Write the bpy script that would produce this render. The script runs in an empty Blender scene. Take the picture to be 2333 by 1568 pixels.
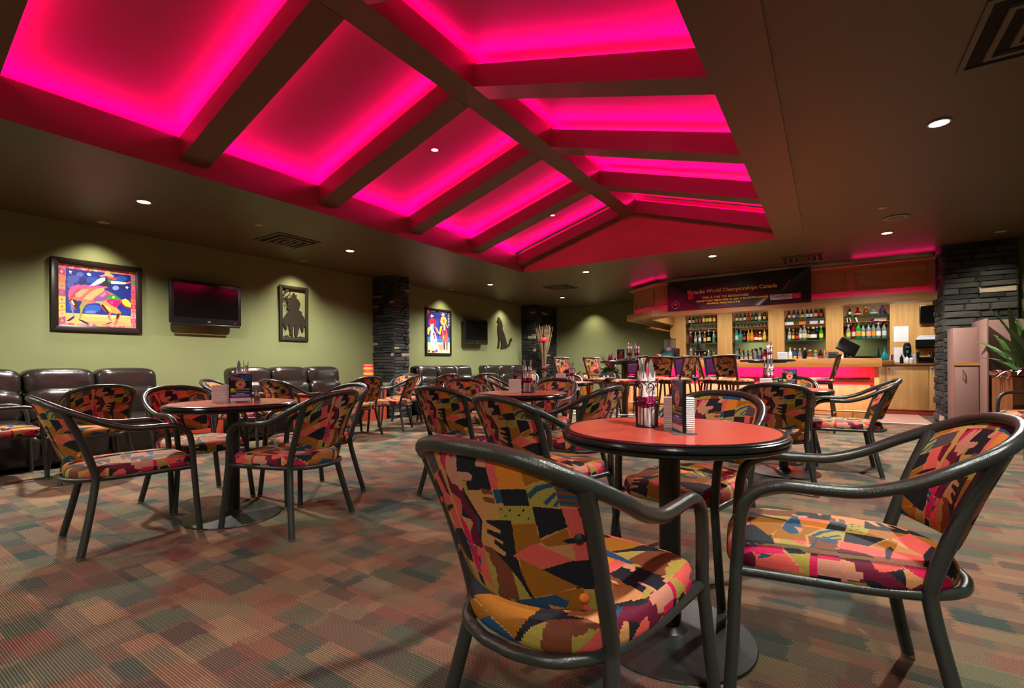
import bpy, bmesh, math, random
import numpy as np
from mathutils import Vector, Matrix

# ------------------------------------------------------------------ camera, world, exposure
scene = bpy.context.scene
COL = scene.collection
W_PX, H_PX = 2333.0, 1568.0
F_PX, PP_Y = 1085.0, 831.0
YAW = math.atan(719.0 / 1085.0)
ROLL = math.radians(-0.4)
cam_d = bpy.data.cameras.new('camera')
cam_d.sensor_fit = 'HORIZONTAL'
cam_d.sensor_width = 36.0
cam_d.lens = 36.0 * F_PX / W_PX
cam_d.shift_y = (PP_Y - H_PX / 2) / W_PX
cam_d.clip_start = 0.05
cam = bpy.data.objects.new('camera', cam_d)
COL.objects.link(cam)
cam.matrix_world = (Matrix.Translation((0, 0, 1.0)) @ Matrix.Rotation(YAW, 4, 'Z')
                    @ Matrix.Rotation(math.pi / 2, 4, 'X') @ Matrix.Rotation(ROLL, 4, 'Z'))
scene.camera = cam

world = bpy.data.worlds.new('world')
scene.world = world
world.use_nodes = True
world.node_tree.nodes['Background'].inputs[0].default_value = (0.9, 0.95, 0.85, 1)
world.node_tree.nodes['Background'].inputs[1].default_value = 0.02
vs = scene.view_settings
vs.view_transform = 'Standard'
vs.look = 'None'
vs.gamma = 1.0
vs.use_curve_mapping = False
vs.exposure = 0.30
scene.cycles.max_bounces = 6
scene.cycles.diffuse_bounces = 3
scene.cycles.glossy_bounces = 3
scene.cycles.transmission_bounces = 5
scene.cycles.use_adaptive_sampling = True
scene.cycles.adaptive_threshold = 0.1
scene.cycles.adaptive_min_samples = 16
scene.cycles.transparent_max_bounces = 8
scene.cycles.sample_clamp_indirect = 4.0
scene.cycles.use_denoising = True
scene.cycles.caustics_reflective = False
scene.cycles.caustics_refractive = False

PINK = (1.0, 0.0, 0.15)
P_DOWN, P_WASH, P_LED, P_BAR, P_SOFF = 440.0, 75.0, 11.5, 19.0, 4.5
LIGHTC = (1.0, 0.96, 0.86)
CEIL = 2.70
XL, YB = -7.36, 12.85
rnd = random.Random(7)

def srgb(r, g, b):
    def f(c):
        c /= 255.0
        return c / 12.92 if c <= 0.04045 else ((c + 0.055) / 1.055) ** 2.4
    return (f(r), f(g), f(b))

# ------------------------------------------------------------------ materials
M = {}
def mat(name, col, rough=0.5, metal=0.0, spec=0.5, trans=0.0, ior=1.45, bump=0.0, bscale=60.0, var=0.0, vscale=8.0, emit=None, estr=0.0, coat=0.0, sheen=0.0):
    m = bpy.data.materials.new(name)
    m.use_nodes = True
    nt = m.node_tree
    b = nt.nodes['Principled BSDF']
    b.inputs['Base Color'].default_value = (*col, 1)
    b.inputs['Roughness'].default_value = rough
    b.inputs['Metallic'].default_value = metal
    b.inputs['Specular IOR Level'].default_value = spec
    b.inputs['Transmission Weight'].default_value = trans
    b.inputs['IOR'].default_value = ior
    b.inputs['Coat Weight'].default_value = coat
    b.inputs['Coat Roughness'].default_value = 0.08
    if sheen:
        b.inputs['Sheen Weight'].default_value = sheen
    if emit:
        b.inputs['Emission Color'].default_value = (*emit, 1)
        b.inputs['Emission Strength'].default_value = estr
    if var or bump:
        tc = nt.nodes.new('ShaderNodeTexCoord')
    if var:
        n = nt.nodes.new('ShaderNodeTexNoise')
        n.inputs['Scale'].default_value = vscale
        n.inputs['Detail'].default_value = 4
        nt.links.new(tc.outputs['Object'], n.inputs['Vector'])
        mx = nt.nodes.new('ShaderNodeMix')
        mx.data_type = 'RGBA'
        mx.inputs[6].default_value = (*[c * (1 - var) for c in col], 1)
        mx.inputs[7].default_value = (*[min(1, c * (1 + var)) for c in col], 1)
        nt.links.new(n.outputs[0], mx.inputs[0])
        nt.links.new(mx.outputs[2], b.inputs['Base Color'])
    if bump:
        n2 = nt.nodes.new('ShaderNodeTexNoise')
        n2.inputs['Scale'].default_value = bscale
        n2.inputs['Detail'].default_value = 3
        nt.links.new(tc.outputs['Object'], n2.inputs['Vector'])
        bp = nt.nodes.new('ShaderNodeBump')
        bp.inputs['Strength'].default_value = bump
        bp.inputs['Distance'].default_value = 0.01
        nt.links.new(n2.outputs[0], bp.inputs['Height'])
        nt.links.new(bp.outputs[0], b.inputs['Normal'])
    M[name] = m
    return m

def wood(name, c1, c2, rough=0.35, axis=2, scale=3.0):
    m = mat(name, c1, rough)
    nt = m.node_tree
    b = nt.nodes['Principled BSDF']
    tc = nt.nodes.new('ShaderNodeTexCoord')
    mp = nt.nodes.new('ShaderNodeMapping')
    s = [scale * 6] * 3
    s[axis] = scale * 0.5
    mp.inputs['Scale'].default_value = s
    n = nt.nodes.new('ShaderNodeTexNoise')
    n.inputs['Scale'].default_value = 1.0
    n.inputs['Detail'].default_value = 6
    n.inputs['Distortion'].default_value = 0.6
    r = nt.nodes.new('ShaderNodeValToRGB')
    r.color_ramp.elements[0].color = (*c1, 1)
    r.color_ramp.elements[1].color = (*c2, 1)
    r.color_ramp.elements[0].position = 0.35
    r.color_ramp.elements[1].position = 0.68
    nt.links.new(tc.outputs['Object'], mp.inputs['Vector'])
    nt.links.new(mp.outputs[0], n.inputs['Vector'])
    nt.links.new(n.outputs[0], r.inputs[0])
    nt.links.new(r.outputs[0], b.inputs['Base Color'])
    return m

def print_mat(name, rough=0.7, weave=True, spec=0.3):
    """colour comes from the flat print stored on the mesh (attribute 'print')"""
    m = mat(name, (0.5, 0.5, 0.5), rough, spec=spec)
    nt = m.node_tree
    b = nt.nodes['Principled BSDF']
    a = nt.nodes.new('ShaderNodeAttribute')
    a.attribute_name = 'print'
    if weave:
        tc = nt.nodes.new('ShaderNodeTexCoord')
        n = nt.nodes.new('ShaderNodeTexNoise')
        n.inputs['Scale'].default_value = 260
        n.inputs['Detail'].default_value = 2
        nt.links.new(tc.outputs['Object'], n.inputs['Vector'])
        mr = nt.nodes.new('ShaderNodeMapRange')
        mr.inputs[3].default_value = 0.56
        mr.inputs[4].default_value = 0.98
        nt.links.new(n.outputs[0], mr.inputs[0])
        mx = nt.nodes.new('ShaderNodeVectorMath')
        mx.operation = 'SCALE'
        nt.links.new(a.outputs['Color'], mx.inputs[0])
        nt.links.new(mr.outputs[0], mx.inputs['Scale'])
        nt.links.new(mx.outputs[0], b.inputs['Base Color'])
        bp = nt.nodes.new('ShaderNodeBump')
        bp.inputs['Strength'].default_value = 0.25
        bp.inputs['Distance'].default_value = 0.003
        nt.links.new(n.outputs[0], bp.inputs['Height'])
        nt.links.new(bp.outputs[0], b.inputs['Normal'])
    else:
        nt.links.new(a.outputs['Color'], b.inputs['Base Color'])
    return m

mat('green_wall', srgb(114, 119, 82), 0.75, spec=0.25, bump=0.06, bscale=180, var=0.04, vscale=2)
mat('taupe_ceiling', srgb(88, 77, 56), 0.42, spec=0.35, bump=0.04, bscale=120)
mat('coffer_paint', srgb(112, 64, 74), 0.6, spec=0.3, bump=0.03, bscale=80)
mat('gable_lit_paint', srgb(150, 92, 84), 0.5, spec=0.35)  # coffer paint made lighter: the downlight glow on the gable is in the colour
mat('beam_paint', srgb(96, 72, 54), 0.38, spec=0.4, bump=0.03, bscale=80)
wood('maple', srgb(194, 148, 90), srgb(208, 164, 106), 0.32, 2)
wood('maple_flat', srgb(140, 92, 48), srgb(160, 108, 60), 0.3, 0)
wood('soffit_wood', srgb(146, 106, 64), srgb(162, 122, 76), 0.28, 0)
wood('dark_wood', srgb(60, 42, 28), srgb(84, 60, 40), 0.35, 2)
wood('planter_wood', srgb(78, 46, 24), srgb(100, 62, 32), 0.4, 2)
mat('frame_metal', srgb(56, 60, 57), 0.24, 0.45, spec=0.7, bump=0.16, bscale=420)
mat('glide', srgb(150, 150, 150), 0.25, 0.9)
mat('table_edge', srgb(24, 26, 25), 0.17, 0.2, spec=0.6, bump=0.05, bscale=200)
mat('table_red', srgb(200, 84, 68), 0.25, spec=0.5, var=0.10, vscale=16, bump=0.03, bscale=30)
mat('red_laminate', srgb(165, 62, 42), 0.4, var=0.08, vscale=14)
mat('base_metal', srgb(38, 41, 39), 0.32, 0.3, bump=0.1, bscale=220)
mat('leather', srgb(30, 24, 22), 0.26, spec=0.6, bump=0.35, bscale=15, var=0.15, vscale=7)
mat('leather_seam', srgb(26, 20, 18), 0.5)
mat('black_plastic', srgb(18, 18, 19), 0.28, spec=0.5)
mat('black_matte', srgb(24, 24, 25), 0.6)
mat('screen', srgb(14, 12, 13), 0.09, spec=0.6)
mat('chrome', srgb(205, 205, 205), 0.12, 1.0)
mat('steel', srgb(190, 188, 184), 0.32, 0.85)
mat('white_paper', srgb(228, 228, 232), 0.7)
mat('napkin', srgb(235, 225, 226), 0.8, bump=0.1, bscale=90)
mat('lilac_paper', srgb(190, 195, 225), 0.7)
mat('magenta_paper', srgb(170, 20, 100), 0.6)
mat('acrylic', srgb(225, 232, 232), 0.08, spec=0.5, trans=0.9, ior=1.3)
mat('frosted', srgb(232, 234, 234), 0.4, trans=0.12)
mat('black_wire', srgb(28, 27, 26), 0.35, 0.4)
mat('picture_frame', srgb(30, 26, 22), 0.28, spec=0.5)
mat('silhouette_metal', srgb(36, 28, 19), 0.6, 0.0, spec=0.25)
mat('stone_a', srgb(42, 44, 42), 0.62, spec=0.4, bump=0.9, bscale=22, var=0.35, vscale=14)
mat('stone_b', srgb(33, 35, 35), 0.66, spec=0.35, bump=0.9, bscale=25, var=0.35, vscale=12)
mat('stone_c', srgb(54, 54, 50), 0.58, spec=0.4, bump=0.9, bscale=18, var=0.35, vscale=12)
mat('stone_pale', srgb(150, 140, 122), 0.6, bump=0.8, bscale=22, var=0.3, vscale=16)
mat('stone_core', srgb(20, 20, 20), 0.9)
mat('lamp_on', (1, 1, 1), 0.4, emit=(1.0, 0.95, 0.86), estr=45)
mat('lamp_on_small', (1, 1, 1), 0.4, emit=(1.0, 0.88, 0.7), estr=14)
mat('lamp_trim', srgb(170, 160, 140), 0.35)
mat('lamp_can', srgb(120, 112, 95), 0.4)
mat('vent_metal', srgb(88, 80, 60), 0.5)
mat('vent_dark', srgb(14, 13, 11), 0.9)
mat('led_strip', (0.9, 0.2, 0.4), 0.5, emit=PINK, estr=1.5)
mat('tile_floor', srgb(190, 140, 132), 0.4, var=0.08, vscale=6)
mat('white_line', srgb(225, 225, 220), 0.6)
mat('pink_cabinet', srgb(116, 87, 80), 0.5, var=0.04, vscale=4)
mat('banner_vinyl', srgb(20, 18, 18), 0.28, spec=0.55)
mat('print_gold', srgb(240, 222, 120), 0.5)
mat('print_yellow', srgb(240, 230, 60), 0.5)
mat('print_pink', srgb(215, 25, 90), 0.5)
mat('print_grey', srgb(196, 200, 205), 0.5)
mat('print_dark', srgb(40, 42, 60), 0.5)
mat('print_white', srgb(235, 235, 240), 0.6)
mat('mirror', srgb(205, 215, 205), 0.03, 1.0)
mat('shelf_glass', srgb(60, 140, 110), 0.05, spec=0.6, trans=0.75, ior=1.3)
mat('clear_glass', srgb(225, 235, 232), 0.05, spec=0.6, trans=0.85, ior=1.25)
mat('vase_teal', srgb(30, 150, 160), 0.12, trans=0.3)
mat('purple_vinyl', srgb(70, 30, 82), 0.4, spec=0.5)
mat('dry_branch', srgb(104, 80, 54), 0.8)
mat('ribbon_red', srgb(205, 30, 40), 0.5)
mat('leaf_green', srgb(62, 96, 34), 0.45, var=0.3, vscale=20)
mat('leaf_dark', srgb(52, 82, 36), 0.4, var=0.35, vscale=14)
mat('leaf_burgundy', srgb(104, 20, 48), 0.42, var=0.3, vscale=20)
mat('leaf_plum', srgb(96, 52, 58), 0.4, var=0.3, vscale=25)
mat('flower_white', srgb(220, 190, 205), 0.6)
mat('pot_glaze', srgb(50, 46, 44), 0.1, spec=0.7)
mat('pot_orange', srgb(150, 84, 26), 0.2, spec=0.6)
mat('soil', srgb(40, 30, 22), 0.9)
mat('switch_ivory', srgb(205, 200, 150), 0.5)
mat('brass', srgb(190, 160, 90), 0.25, 0.9)
mat('shade_orange', srgb(222, 112, 40), 0.8)
mat('shade_red', srgb(190, 40, 56), 0.8)
mat('shade_yellow', srgb(216, 170, 60), 0.8)
mat('shade_magenta', srgb(190, 30, 110), 0.8)
print_mat('fabric')
print_mat('art_print', 0.35, False, 0.5)
print_mat('flyer_print', 0.4, False, 0.4)

def carpet_material():
    m = mat('carpet', (0.2, 0.15, 0.1), 0.95, spec=0.1)
    nt = m.node_tree
    L = nt.links.new
    b = nt.nodes['Principled BSDF']
    tc = nt.nodes.new('ShaderNodeTexCoord')
    sep = nt.nodes.new('ShaderNodeSeparateXYZ')
    L(tc.outputs['Object'], sep.inputs[0])
    def math_(op, a, c=None):
        n = nt.nodes.new('ShaderNodeMath')
        n.operation = op
        for i, v in enumerate((a, c)):
            if v is None:
                continue
            if isinstance(v, (int, float)):
                n.inputs[i].default_value = v
            else:
                L(v, n.inputs[i])
        return n.outputs[0]
    RIB = 130.0
    rib_i = math_('FLOOR', math_('MULTIPLY', sep.outputs['Y'], RIB))
    wn = nt.nodes.new('ShaderNodeTexWhiteNoise')
    wn.noise_dimensions = '1D'
    L(rib_i, wn.inputs['W'])
    # each yarn starts and stops a patch at its own place: jagged patch ends
    xj = math_('ADD', sep.outputs['X'], math_('MULTIPLY', wn.outputs['Value'], 0.02))
    def layer(fx, fy, seed):
        row = math_('FLOOR', math_('ADD', math_('MULTIPLY', sep.outputs['Y'], fy), seed))
        w1 = nt.nodes.new('ShaderNodeTexWhiteNoise')
        w1.noise_dimensions = '1D'
        L(row, w1.inputs['W'])
        cx = math_('FLOOR', math_('ADD', math_('MULTIPLY', xj, fx), math_('MULTIPLY', w1.outputs['Value'], 9.0)))
        w2 = nt.nodes.new('ShaderNodeTexWhiteNoise')
        w2.noise_dimensions = '2D'
        cb = nt.nodes.new('ShaderNodeCombineXYZ')
        L(cx, cb.inputs[0])
        L(math_('ADD', row, seed * 13.7), cb.inputs[1])
        L(cb.outputs[0], w2.inputs['Vector'])
        return w2.outputs['Value']
    def ramp(fac, cols):
        r = nt.nodes.new('ShaderNodeValToRGB')
        r.color_ramp.interpolation = 'CONSTANT'
        els = r.color_ramp.elements
        while len(els) < len(cols):
            els.new(0.5)
        for i, c in enumerate(cols):
            els[i].position = i / len(cols)
            els[i].color = (*c, 1)
        L(fac, r.inputs[0])
        return r.outputs[0]
    tan, rust, teal, olive, maroon, grey = (srgb(132, 106, 83), srgb(120, 86, 70), srgb(62, 72, 67), srgb(98, 96, 76), srgb(102, 66, 60), srgb(86, 83, 74))
    c1 = ramp(layer(4.4, 9.3, 0.0), [tan, teal, olive, rust, grey, teal, tan, maroon, olive, rust, grey])
    c2 = ramp(layer(6.1, 6.4, 3.3), [olive, rust, teal, tan, grey, maroon, tan, olive, teal, rust])
    mx = nt.nodes.new('ShaderNodeMix')
    mx.data_type = 'RGBA'
    alt = math_('MODULO', math_('ABSOLUTE', rib_i), 2.0)
    L(math_('ADD', math_('MULTIPLY', alt, 0.25), 0.33), mx.inputs[0])
    L(c1, mx.inputs[6])
    L(c2, mx.inputs[7])
    # rib relief + grain; shade in the grooves is also painted into the colour
    fr = math_('FRACT', math_('MULTIPLY', sep.outputs['Y'], RIB))
    hgt = math_('SINE', math_('MULTIPLY', fr, math.pi))
    nz = nt.nodes.new('ShaderNodeTexNoise')
    nz.inputs['Scale'].default_value = 220
    L(tc.outputs['Object'], nz.inputs['Vector'])
    h2 = math_('ADD', hgt, math_('MULTIPLY', nz.outputs[0], 0.8))
    bp = nt.nodes.new('ShaderNodeBump')
    bp.inputs['Strength'].default_value = 0.7
    bp.inputs['Distance'].default_value = 0.003
    L(h2, bp.inputs['Height'])
    L(bp.outputs[0], b.inputs['Normal'])
    sc = nt.nodes.new('ShaderNodeVectorMath')
    sc.operation = 'SCALE'
    L(mx.outputs[2], sc.inputs[0])
    L(math_('ADD', math_('MULTIPLY', hgt, 0.85), math_('MULTIPLY', nz.outputs[0], 0.7)), sc.inputs['Scale'])
    L(sc.outputs[0], b.inputs['Base Color'])
carpet_material()

# ------------------------------------------------------------------ mesh builder
def smooth_path(pts, n=6, closed=False):
    P = [Vector(p) for p in pts]
    out = []
    N = len(P)
    rng = N if closed else N - 1
    for i in range(rng):
        p1, p2 = P[i], P[(i + 1) % N]
        p0 = P[i - 1] if (i > 0 or closed) else p1 * 2 - p2
        p3 = P[(i + 2) % N] if (i + 2 < N or closed) else p2 * 2 - p1
        for k in range(n):
            t = k / n
            out.append(0.5 * ((2 * p1) + (p2 - p0) * t + (2 * p0 - 5 * p1 + 4 * p2 - p3) * t * t + (3 * p1 - p0 - 3 * p2 + p3) * t ** 3))
    if not closed:
        out.append(P[-1])
    return out

class MB:
    def __init__(self):
        self.v, self.f, self.c = [], [], None
    def add(self, vs, fs):
        o = len(self.v)
        self.v += [tuple(p) for p in vs]
        self.f += [tuple(i + o for i in f) for f in fs]
        return self
    def box(self, x0, x1, y0, y1, z0, z1):
        return self.add([(x0, y0, z0), (x1, y0, z0), (x1, y1, z0), (x0, y1, z0), (x0, y0, z1), (x1, y0, z1), (x1, y1, z1), (x0, y1, z1)],
                        [(0, 3, 2, 1), (4, 5, 6, 7), (0, 1, 5, 4), (1, 2, 6, 5), (2, 3, 7, 6), (3, 0, 4, 7)])
    def lathe(self, prof, n=20, cx=0, cy=0, z0=0, sx=1, sy=1):
        vs, fs = [], []
        for r, z in prof:
            for k in range(n):
                a = 2 * math.pi * k / n
                vs.append((cx + r * sx * math.cos(a), cy + r * sy * math.sin(a), z0 + z))
        m = len(prof)
        for i in range(m - 1):
            for k in range(n):
                k2 = (k + 1) % n
                fs.append((i * n + k, i * n + k2, (i + 1) * n + k2, (i + 1) * n + k))
        if prof[0][0] > 1e-6:
            fs.append(tuple(range(n - 1, -1, -1)))
        if prof[-1][0] > 1e-6:
            fs.append(tuple((m - 1) * n + k for k in range(n)))
        return self.add(vs, fs)
    def cyl(self, r, z0, z1, cx=0, cy=0, n=16):
        return self.lathe([(r, z0), (r, z1)], n, cx, cy)
    def tube(self, pts, r, n=10, closed=False, r2=None):
        P = [Vector(p) for p in pts]
        N = len(P)
        vs, fs = [], []
        up = None
        for i, p in enumerate(P):
            if closed:
                t = (P[(i + 1) % N] - P[i - 1]).normalized()
            else:
                t = (P[min(i + 1, N - 1)] - P[max(i - 1, 0)]).normalized()
            if up is None:
                up = Vector((0, 0, 1)) if abs(t.z) < 0.9 else Vector((1, 0, 0))
            s = t.cross(up).normalized()
            up = s.cross(t).normalized()
            rr = r if r2 is None else r + (r2 - r) * i / max(1, N - 1)
            for k in range(n):
                a = 2 * math.pi * k / n
                vs.append(p + (s * math.cos(a) + up * math.sin(a)) * rr)
        for i in range(N if closed else N - 1):
            j = (i + 1) % N
            for k in range(n):
                k2 = (k + 1) % n
                fs.append((i * n + k, i * n + k2, j * n + k2, j * n + k))
        if not closed:
            fs.append(tuple(range(n - 1, -1, -1)))
            fs.append(tuple((N - 1) * n + k for k in range(n)))
        return self.add(vs, fs)
    def prism(self, poly, a0, a1, axis='z'):
        """extrude a 2-d outline; axis names the extrusion direction ('x': outline is (y,z), 'y': outline is (x,z))"""
        def P(u, v, a):
            return {'z': (u, v, a), 'x': (a, u, v), 'y': (u, a, v)}[axis]
        n = len(poly)
        vs = [P(u, v, a0) for u, v in poly] + [P(u, v, a1) for u, v in poly]
        fs = [tuple(range(n - 1, -1, -1)), tuple(range(n, 2 * n))] + [(i, (i + 1) % n, n + (i + 1) % n, n + i) for i in range(n)]
        return self.add(vs, fs)
    def beam(self, p, q, w, h):
        """box between p and q: w across, h tall"""
        p, q = Vector(p), Vector(q)
        t = (q - p).normalized()
        up = Vector((0, 0, 1)) if abs(t.z) < 0.95 else Vector((0, 1, 0))
        s = t.cross(up).normalized() * w / 2
        u = s.cross(t).normalized() * h / 2
        vs = [p - s - u, p + s - u, p + s + u, p - s + u, q - s - u, q + s - u, q + s + u, q - s + u]
        return self.add(vs, [(0, 3, 2, 1), (4, 5, 6, 7), (0, 1, 5, 4), (1, 2, 6, 5), (2, 3, 7, 6), (3, 0, 4, 7)])
    def mesh(self, name, material, smooth=True, bevel=0.0, seg=2, ang=0.6):
        me = bpy.data.meshes.new(name)
        me.from_pydata(self.v, [], self.f)
        bm = bmesh.new()
        bm.from_mesh(me)
        if bevel:
            bmesh.ops.remove_doubles(bm, verts=bm.verts, dist=1e-6)
            es = [e for e in bm.edges if len(e.link_faces) == 2 and e.calc_face_angle(0) > ang]
            bmesh.ops.bevel(bm, geom=es, offset=bevel, segments=seg, profile=0.5, affect='EDGES', clamp_overlap=True)
        bmesh.ops.recalc_face_normals(bm, faces=bm.faces)
        if smooth:
            for f in bm.faces:
                f.smooth = True
            for e in bm.edges:
                if len(e.link_faces) == 2 and e.calc_face_angle(0) > 0.65:
                    e.smooth = False
        bm.to_mesh(me)
        bm.free()
        me.materials.append(M[material])
        return me
    def build(self, name, material, parent=None, loc=(0, 0, 0), rot=(0, 0, 0), **kw):
        o = bpy.data.objects.new(name, self.mesh(name, material, **kw))
        return place(o, parent, loc, rot)

def place(o, parent=None, loc=(0, 0, 0), rot=(0, 0, 0)):
    COL.objects.link(o)
    o.location = loc
    o.rotation_euler = rot
    if parent is not None:
        o.parent = parent
    return o

def tag(o, label=None, cat=None, group=None, kind=None):
    if label: o['label'] = label
    if cat: o['category'] = cat
    if group: o['group'] = group
    if kind: o['kind'] = kind
    return o

def thing(name, label, cat, loc=(0, 0, 0), rz=0.0, group=None):
    o = bpy.data.objects.new(name, None)
    o.empty_display_size = 0.1
    place(o, None, loc, (0, 0, rz))
    return tag(o, label, cat, group)

def copy_tree(o, parent=None):
    c = o.copy()
    COL.objects.link(c)
    c.parent = parent
    for ch in [x for x in ALLKIDS.get(o.name, list(o.children))]:
        copy_tree(ch, c)
    return c
ALLKIDS = {}

def dup(root, loc, rz, label, group=None):
    c = copy_tree(root)
    c.location = loc
    c.rotation_euler = (0, 0, rz)
    c['label'] = label
    if group: c['group'] = group
    return c

def text(name, body, size, material, parent, loc, rot, align='CENTER', ext=0.0006, shear=0.0, space=1.0, offset=0.0, sx=1.0):
    cu = bpy.data.curves.new(name, 'FONT')
    cu.body = body
    cu.size = size
    cu.align_x = align
    cu.align_y = 'CENTER'
    cu.extrude = ext
    cu.shear = shear
    cu.space_character = space
    cu.offset = offset
    cu.resolution_u = 3
    cu.materials.append(M[material])
    tmp = bpy.data.objects.new(name, cu)
    COL.objects.link(tmp)
    bpy.context.view_layer.update()
    me = bpy.data.meshes.new_from_object(tmp.evaluated_get(bpy.context.evaluated_depsgraph_get()))
    bpy.data.objects.remove(tmp)
    if not me.materials:
        me.materials.append(M[material])
    o = bpy.data.objects.new(name, me)
    place(o, parent, loc, rot)
    o.scale.x = sx
    return o

# ------------------------------------------------------------------ flat prints (colour painted by outlines, stored on the mesh)
def inv_quad(q):
    """map picture coordinates inside quad q (TL,TR,BR,BL) to the unit square (u right, v up): projective"""
    src = np.array(q, float)
    dst = np.array([(0, 1), (1, 1), (1, 0), (0, 0)], float)
    A, b = [], []
    for (x, y), (u, v) in zip(src, dst):
        A.append([x, y, 1, 0, 0, 0, -u * x, -u * y]); b.append(u)
        A.append([0, 0, 0, x, y, 1, -v * x, -v * y]); b.append(v)
    h = np.linalg.solve(np.array(A), np.array(b))
    def f(p):
        x, y = p
        w = h[6] * x + h[7] * y + 1
        return ((h[0] * x + h[1] * y + h[2]) / w, (h[3] * x + h[4] * y + h[5]) / w)
    return f

def raster(shapes, U, V, base):
    """shapes: list of (colour, outline in unit coordinates); later ones lie on top"""
    out = np.empty((U.size, 3))
    out[:] = base
    u, v = U.ravel(), V.ravel()
    for col, poly in shapes:
        P = np.array(poly)
        sel = np.where((u >= P[:, 0].min()) & (u <= P[:, 0].max()) & (v >= P[:, 1].min()) & (v <= P[:, 1].max()))[0]
        if not len(sel):
            continue
        uu, vv = u[sel], v[sel]
        ins = np.zeros(len(sel), bool)
        j = len(P) - 1
        for i in range(len(P)):
            xi, yi, xj, yj = P[i, 0], P[i, 1], P[j, 0], P[j, 1]
            if yi != yj:
                ins ^= ((yi > vv) != (yj > vv)) & (uu < (xj - xi) * (vv - yi) / (yj - yi) + xi)
            j = i
        out[sel[ins]] = col
    return out

def set_print(me, cols):
    """cols: one colour per face"""
    at = me.color_attributes.new('print', 'FLOAT_COLOR', 'CORNER')
    n = np.array([p.loop_total for p in me.polygons])
    c4 = np.ones((len(cols), 4))
    c4[:, :3] = cols
    at.data.foreach_set('color', np.repeat(c4, n, axis=0).ravel().astype(np.float32))

def print_panel(name, shapes, base, w, h, nx, ny, material, parent, loc, rot=(0, 0, 0), thick=0.0):
    """flat printed sheet in its local xz plane (x right, z up), facing -y"""
    xs, zs = np.linspace(0, w, nx + 1), np.linspace(0, h, ny + 1)
    vs = [(x, 0, z) for z in zs for x in xs]
    fs = [(j * (nx + 1) + i, j * (nx + 1) + i + 1, (j + 1) * (nx + 1) + i + 1, (j + 1) * (nx + 1) + i) for j in range(ny) for i in range(nx)]
    me = bpy.data.meshes.new(name)
    me.from_pydata(vs, [], fs)
    U, V = np.meshgrid((np.arange(nx) + 0.5) / nx, (np.arange(ny) + 0.5) / ny)
    set_print(me, raster(shapes, U, V, base))
    me.materials.append(M[material])
    o = bpy.data.objects.new(name, me)
    return place(o, parent, loc, rot)
# ================================================================== THE ROOM
def struct(name, mb, m, label=None, parent=None, **kw):
    o = mb.build(name, m, parent, **kw)
    if parent is None:
        tag(o, label, None, None, 'structure')
        o['category'] = name.split('_')[0]
    return o

XR, YF = 4.4, -2.6          # right wall, wall behind the camera
X0, X1, Y0, Y1 = -4.66, -0.58, -0.85, 7.45      # opening of the vaulted coffer
XM = (X0 + X1) / 2
SL = 0.295                  # roof slope
floor = struct('floor', MB().box(XL - .2, XR + .2, YF - .2, YB + .2, -0.08, 0), 'carpet', 'patterned ribbed carpet floor in rust, olive and teal patches', smooth=False)
fl2 = MB().box(0.62, 1.41, 9.96, 11.75, 0.0, 0.006).build('tile_strip', 'tile_floor', floor, smooth=False)
fl3 = MB().box(0.42, 1.41, 9.93, 9.96, 0.0, 0.008).box(0.42, 0.46, 9.7, 9.93, 0, 0.008).build('edge_strip', 'white_line', floor, smooth=False)

wl = struct('wall_left', MB().box(XL - .15, XL, YF, YB + .15, 0, CEIL + .3), 'green_wall', 'olive green side wall behind the leather sofas', smooth=False)
struct('wall_back', MB().box(XL, 4.6, YB, YB + .15, 0, CEIL + .3), 'green_wall', 'olive green end wall left of the bar', smooth=False)
struct('wall_right', MB().box(XR, XR + .15, YF, YB + .15, 0, CEIL + .3), 'green_wall', 'olive green wall on the bar side', smooth=False)
struct('wall_front', MB().box(XL - .15, XR + .15, YF - .15, YF, 0, CEIL + .3), 'green_wall', 'olive green wall facing the bar', smooth=False)
struct('wall_alcove', MB().box(2.19, XR, 9.45, 9.6, 0, CEIL), 'green_wall', 'green wall beside the wide stone pier', smooth=False)
struct('baseboard_left', MB().box(XL, XL + .015, YF, YB, 0, .1), 'dark_wood', 'dark baseboard along the sofa wall', smooth=False)
struct('baseboard_back', MB().box(XL, -3.4, YB - .015, YB, 0, .1), 'dark_wood', 'dark baseboard along the end wall', smooth=False)

# flat ceiling around the coffer
cm = MB()
for (a, b, c, d) in ((XL - .15, X0 - .03, YF - .15, YB + .15), (X1 + .03, XR + .15, YF - .15, YB + .15), (X0 - .03, X1 + .03, YF - .15, Y0), (X0 - .03, X1 + .03, Y1, YB + .15)):
    cm.box(a, b, c, d, CEIL, CEIL + .06)
ceiling = struct('ceiling', cm, 'taupe_ceiling', 'dark taupe ceiling with a pink lit vaulted coffer', smooth=False)
def zb(x):                  # underside of the rafters at x
    return 2.80 + SL * (min(x - X0, X1 - x))
ZR = 3.37
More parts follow.
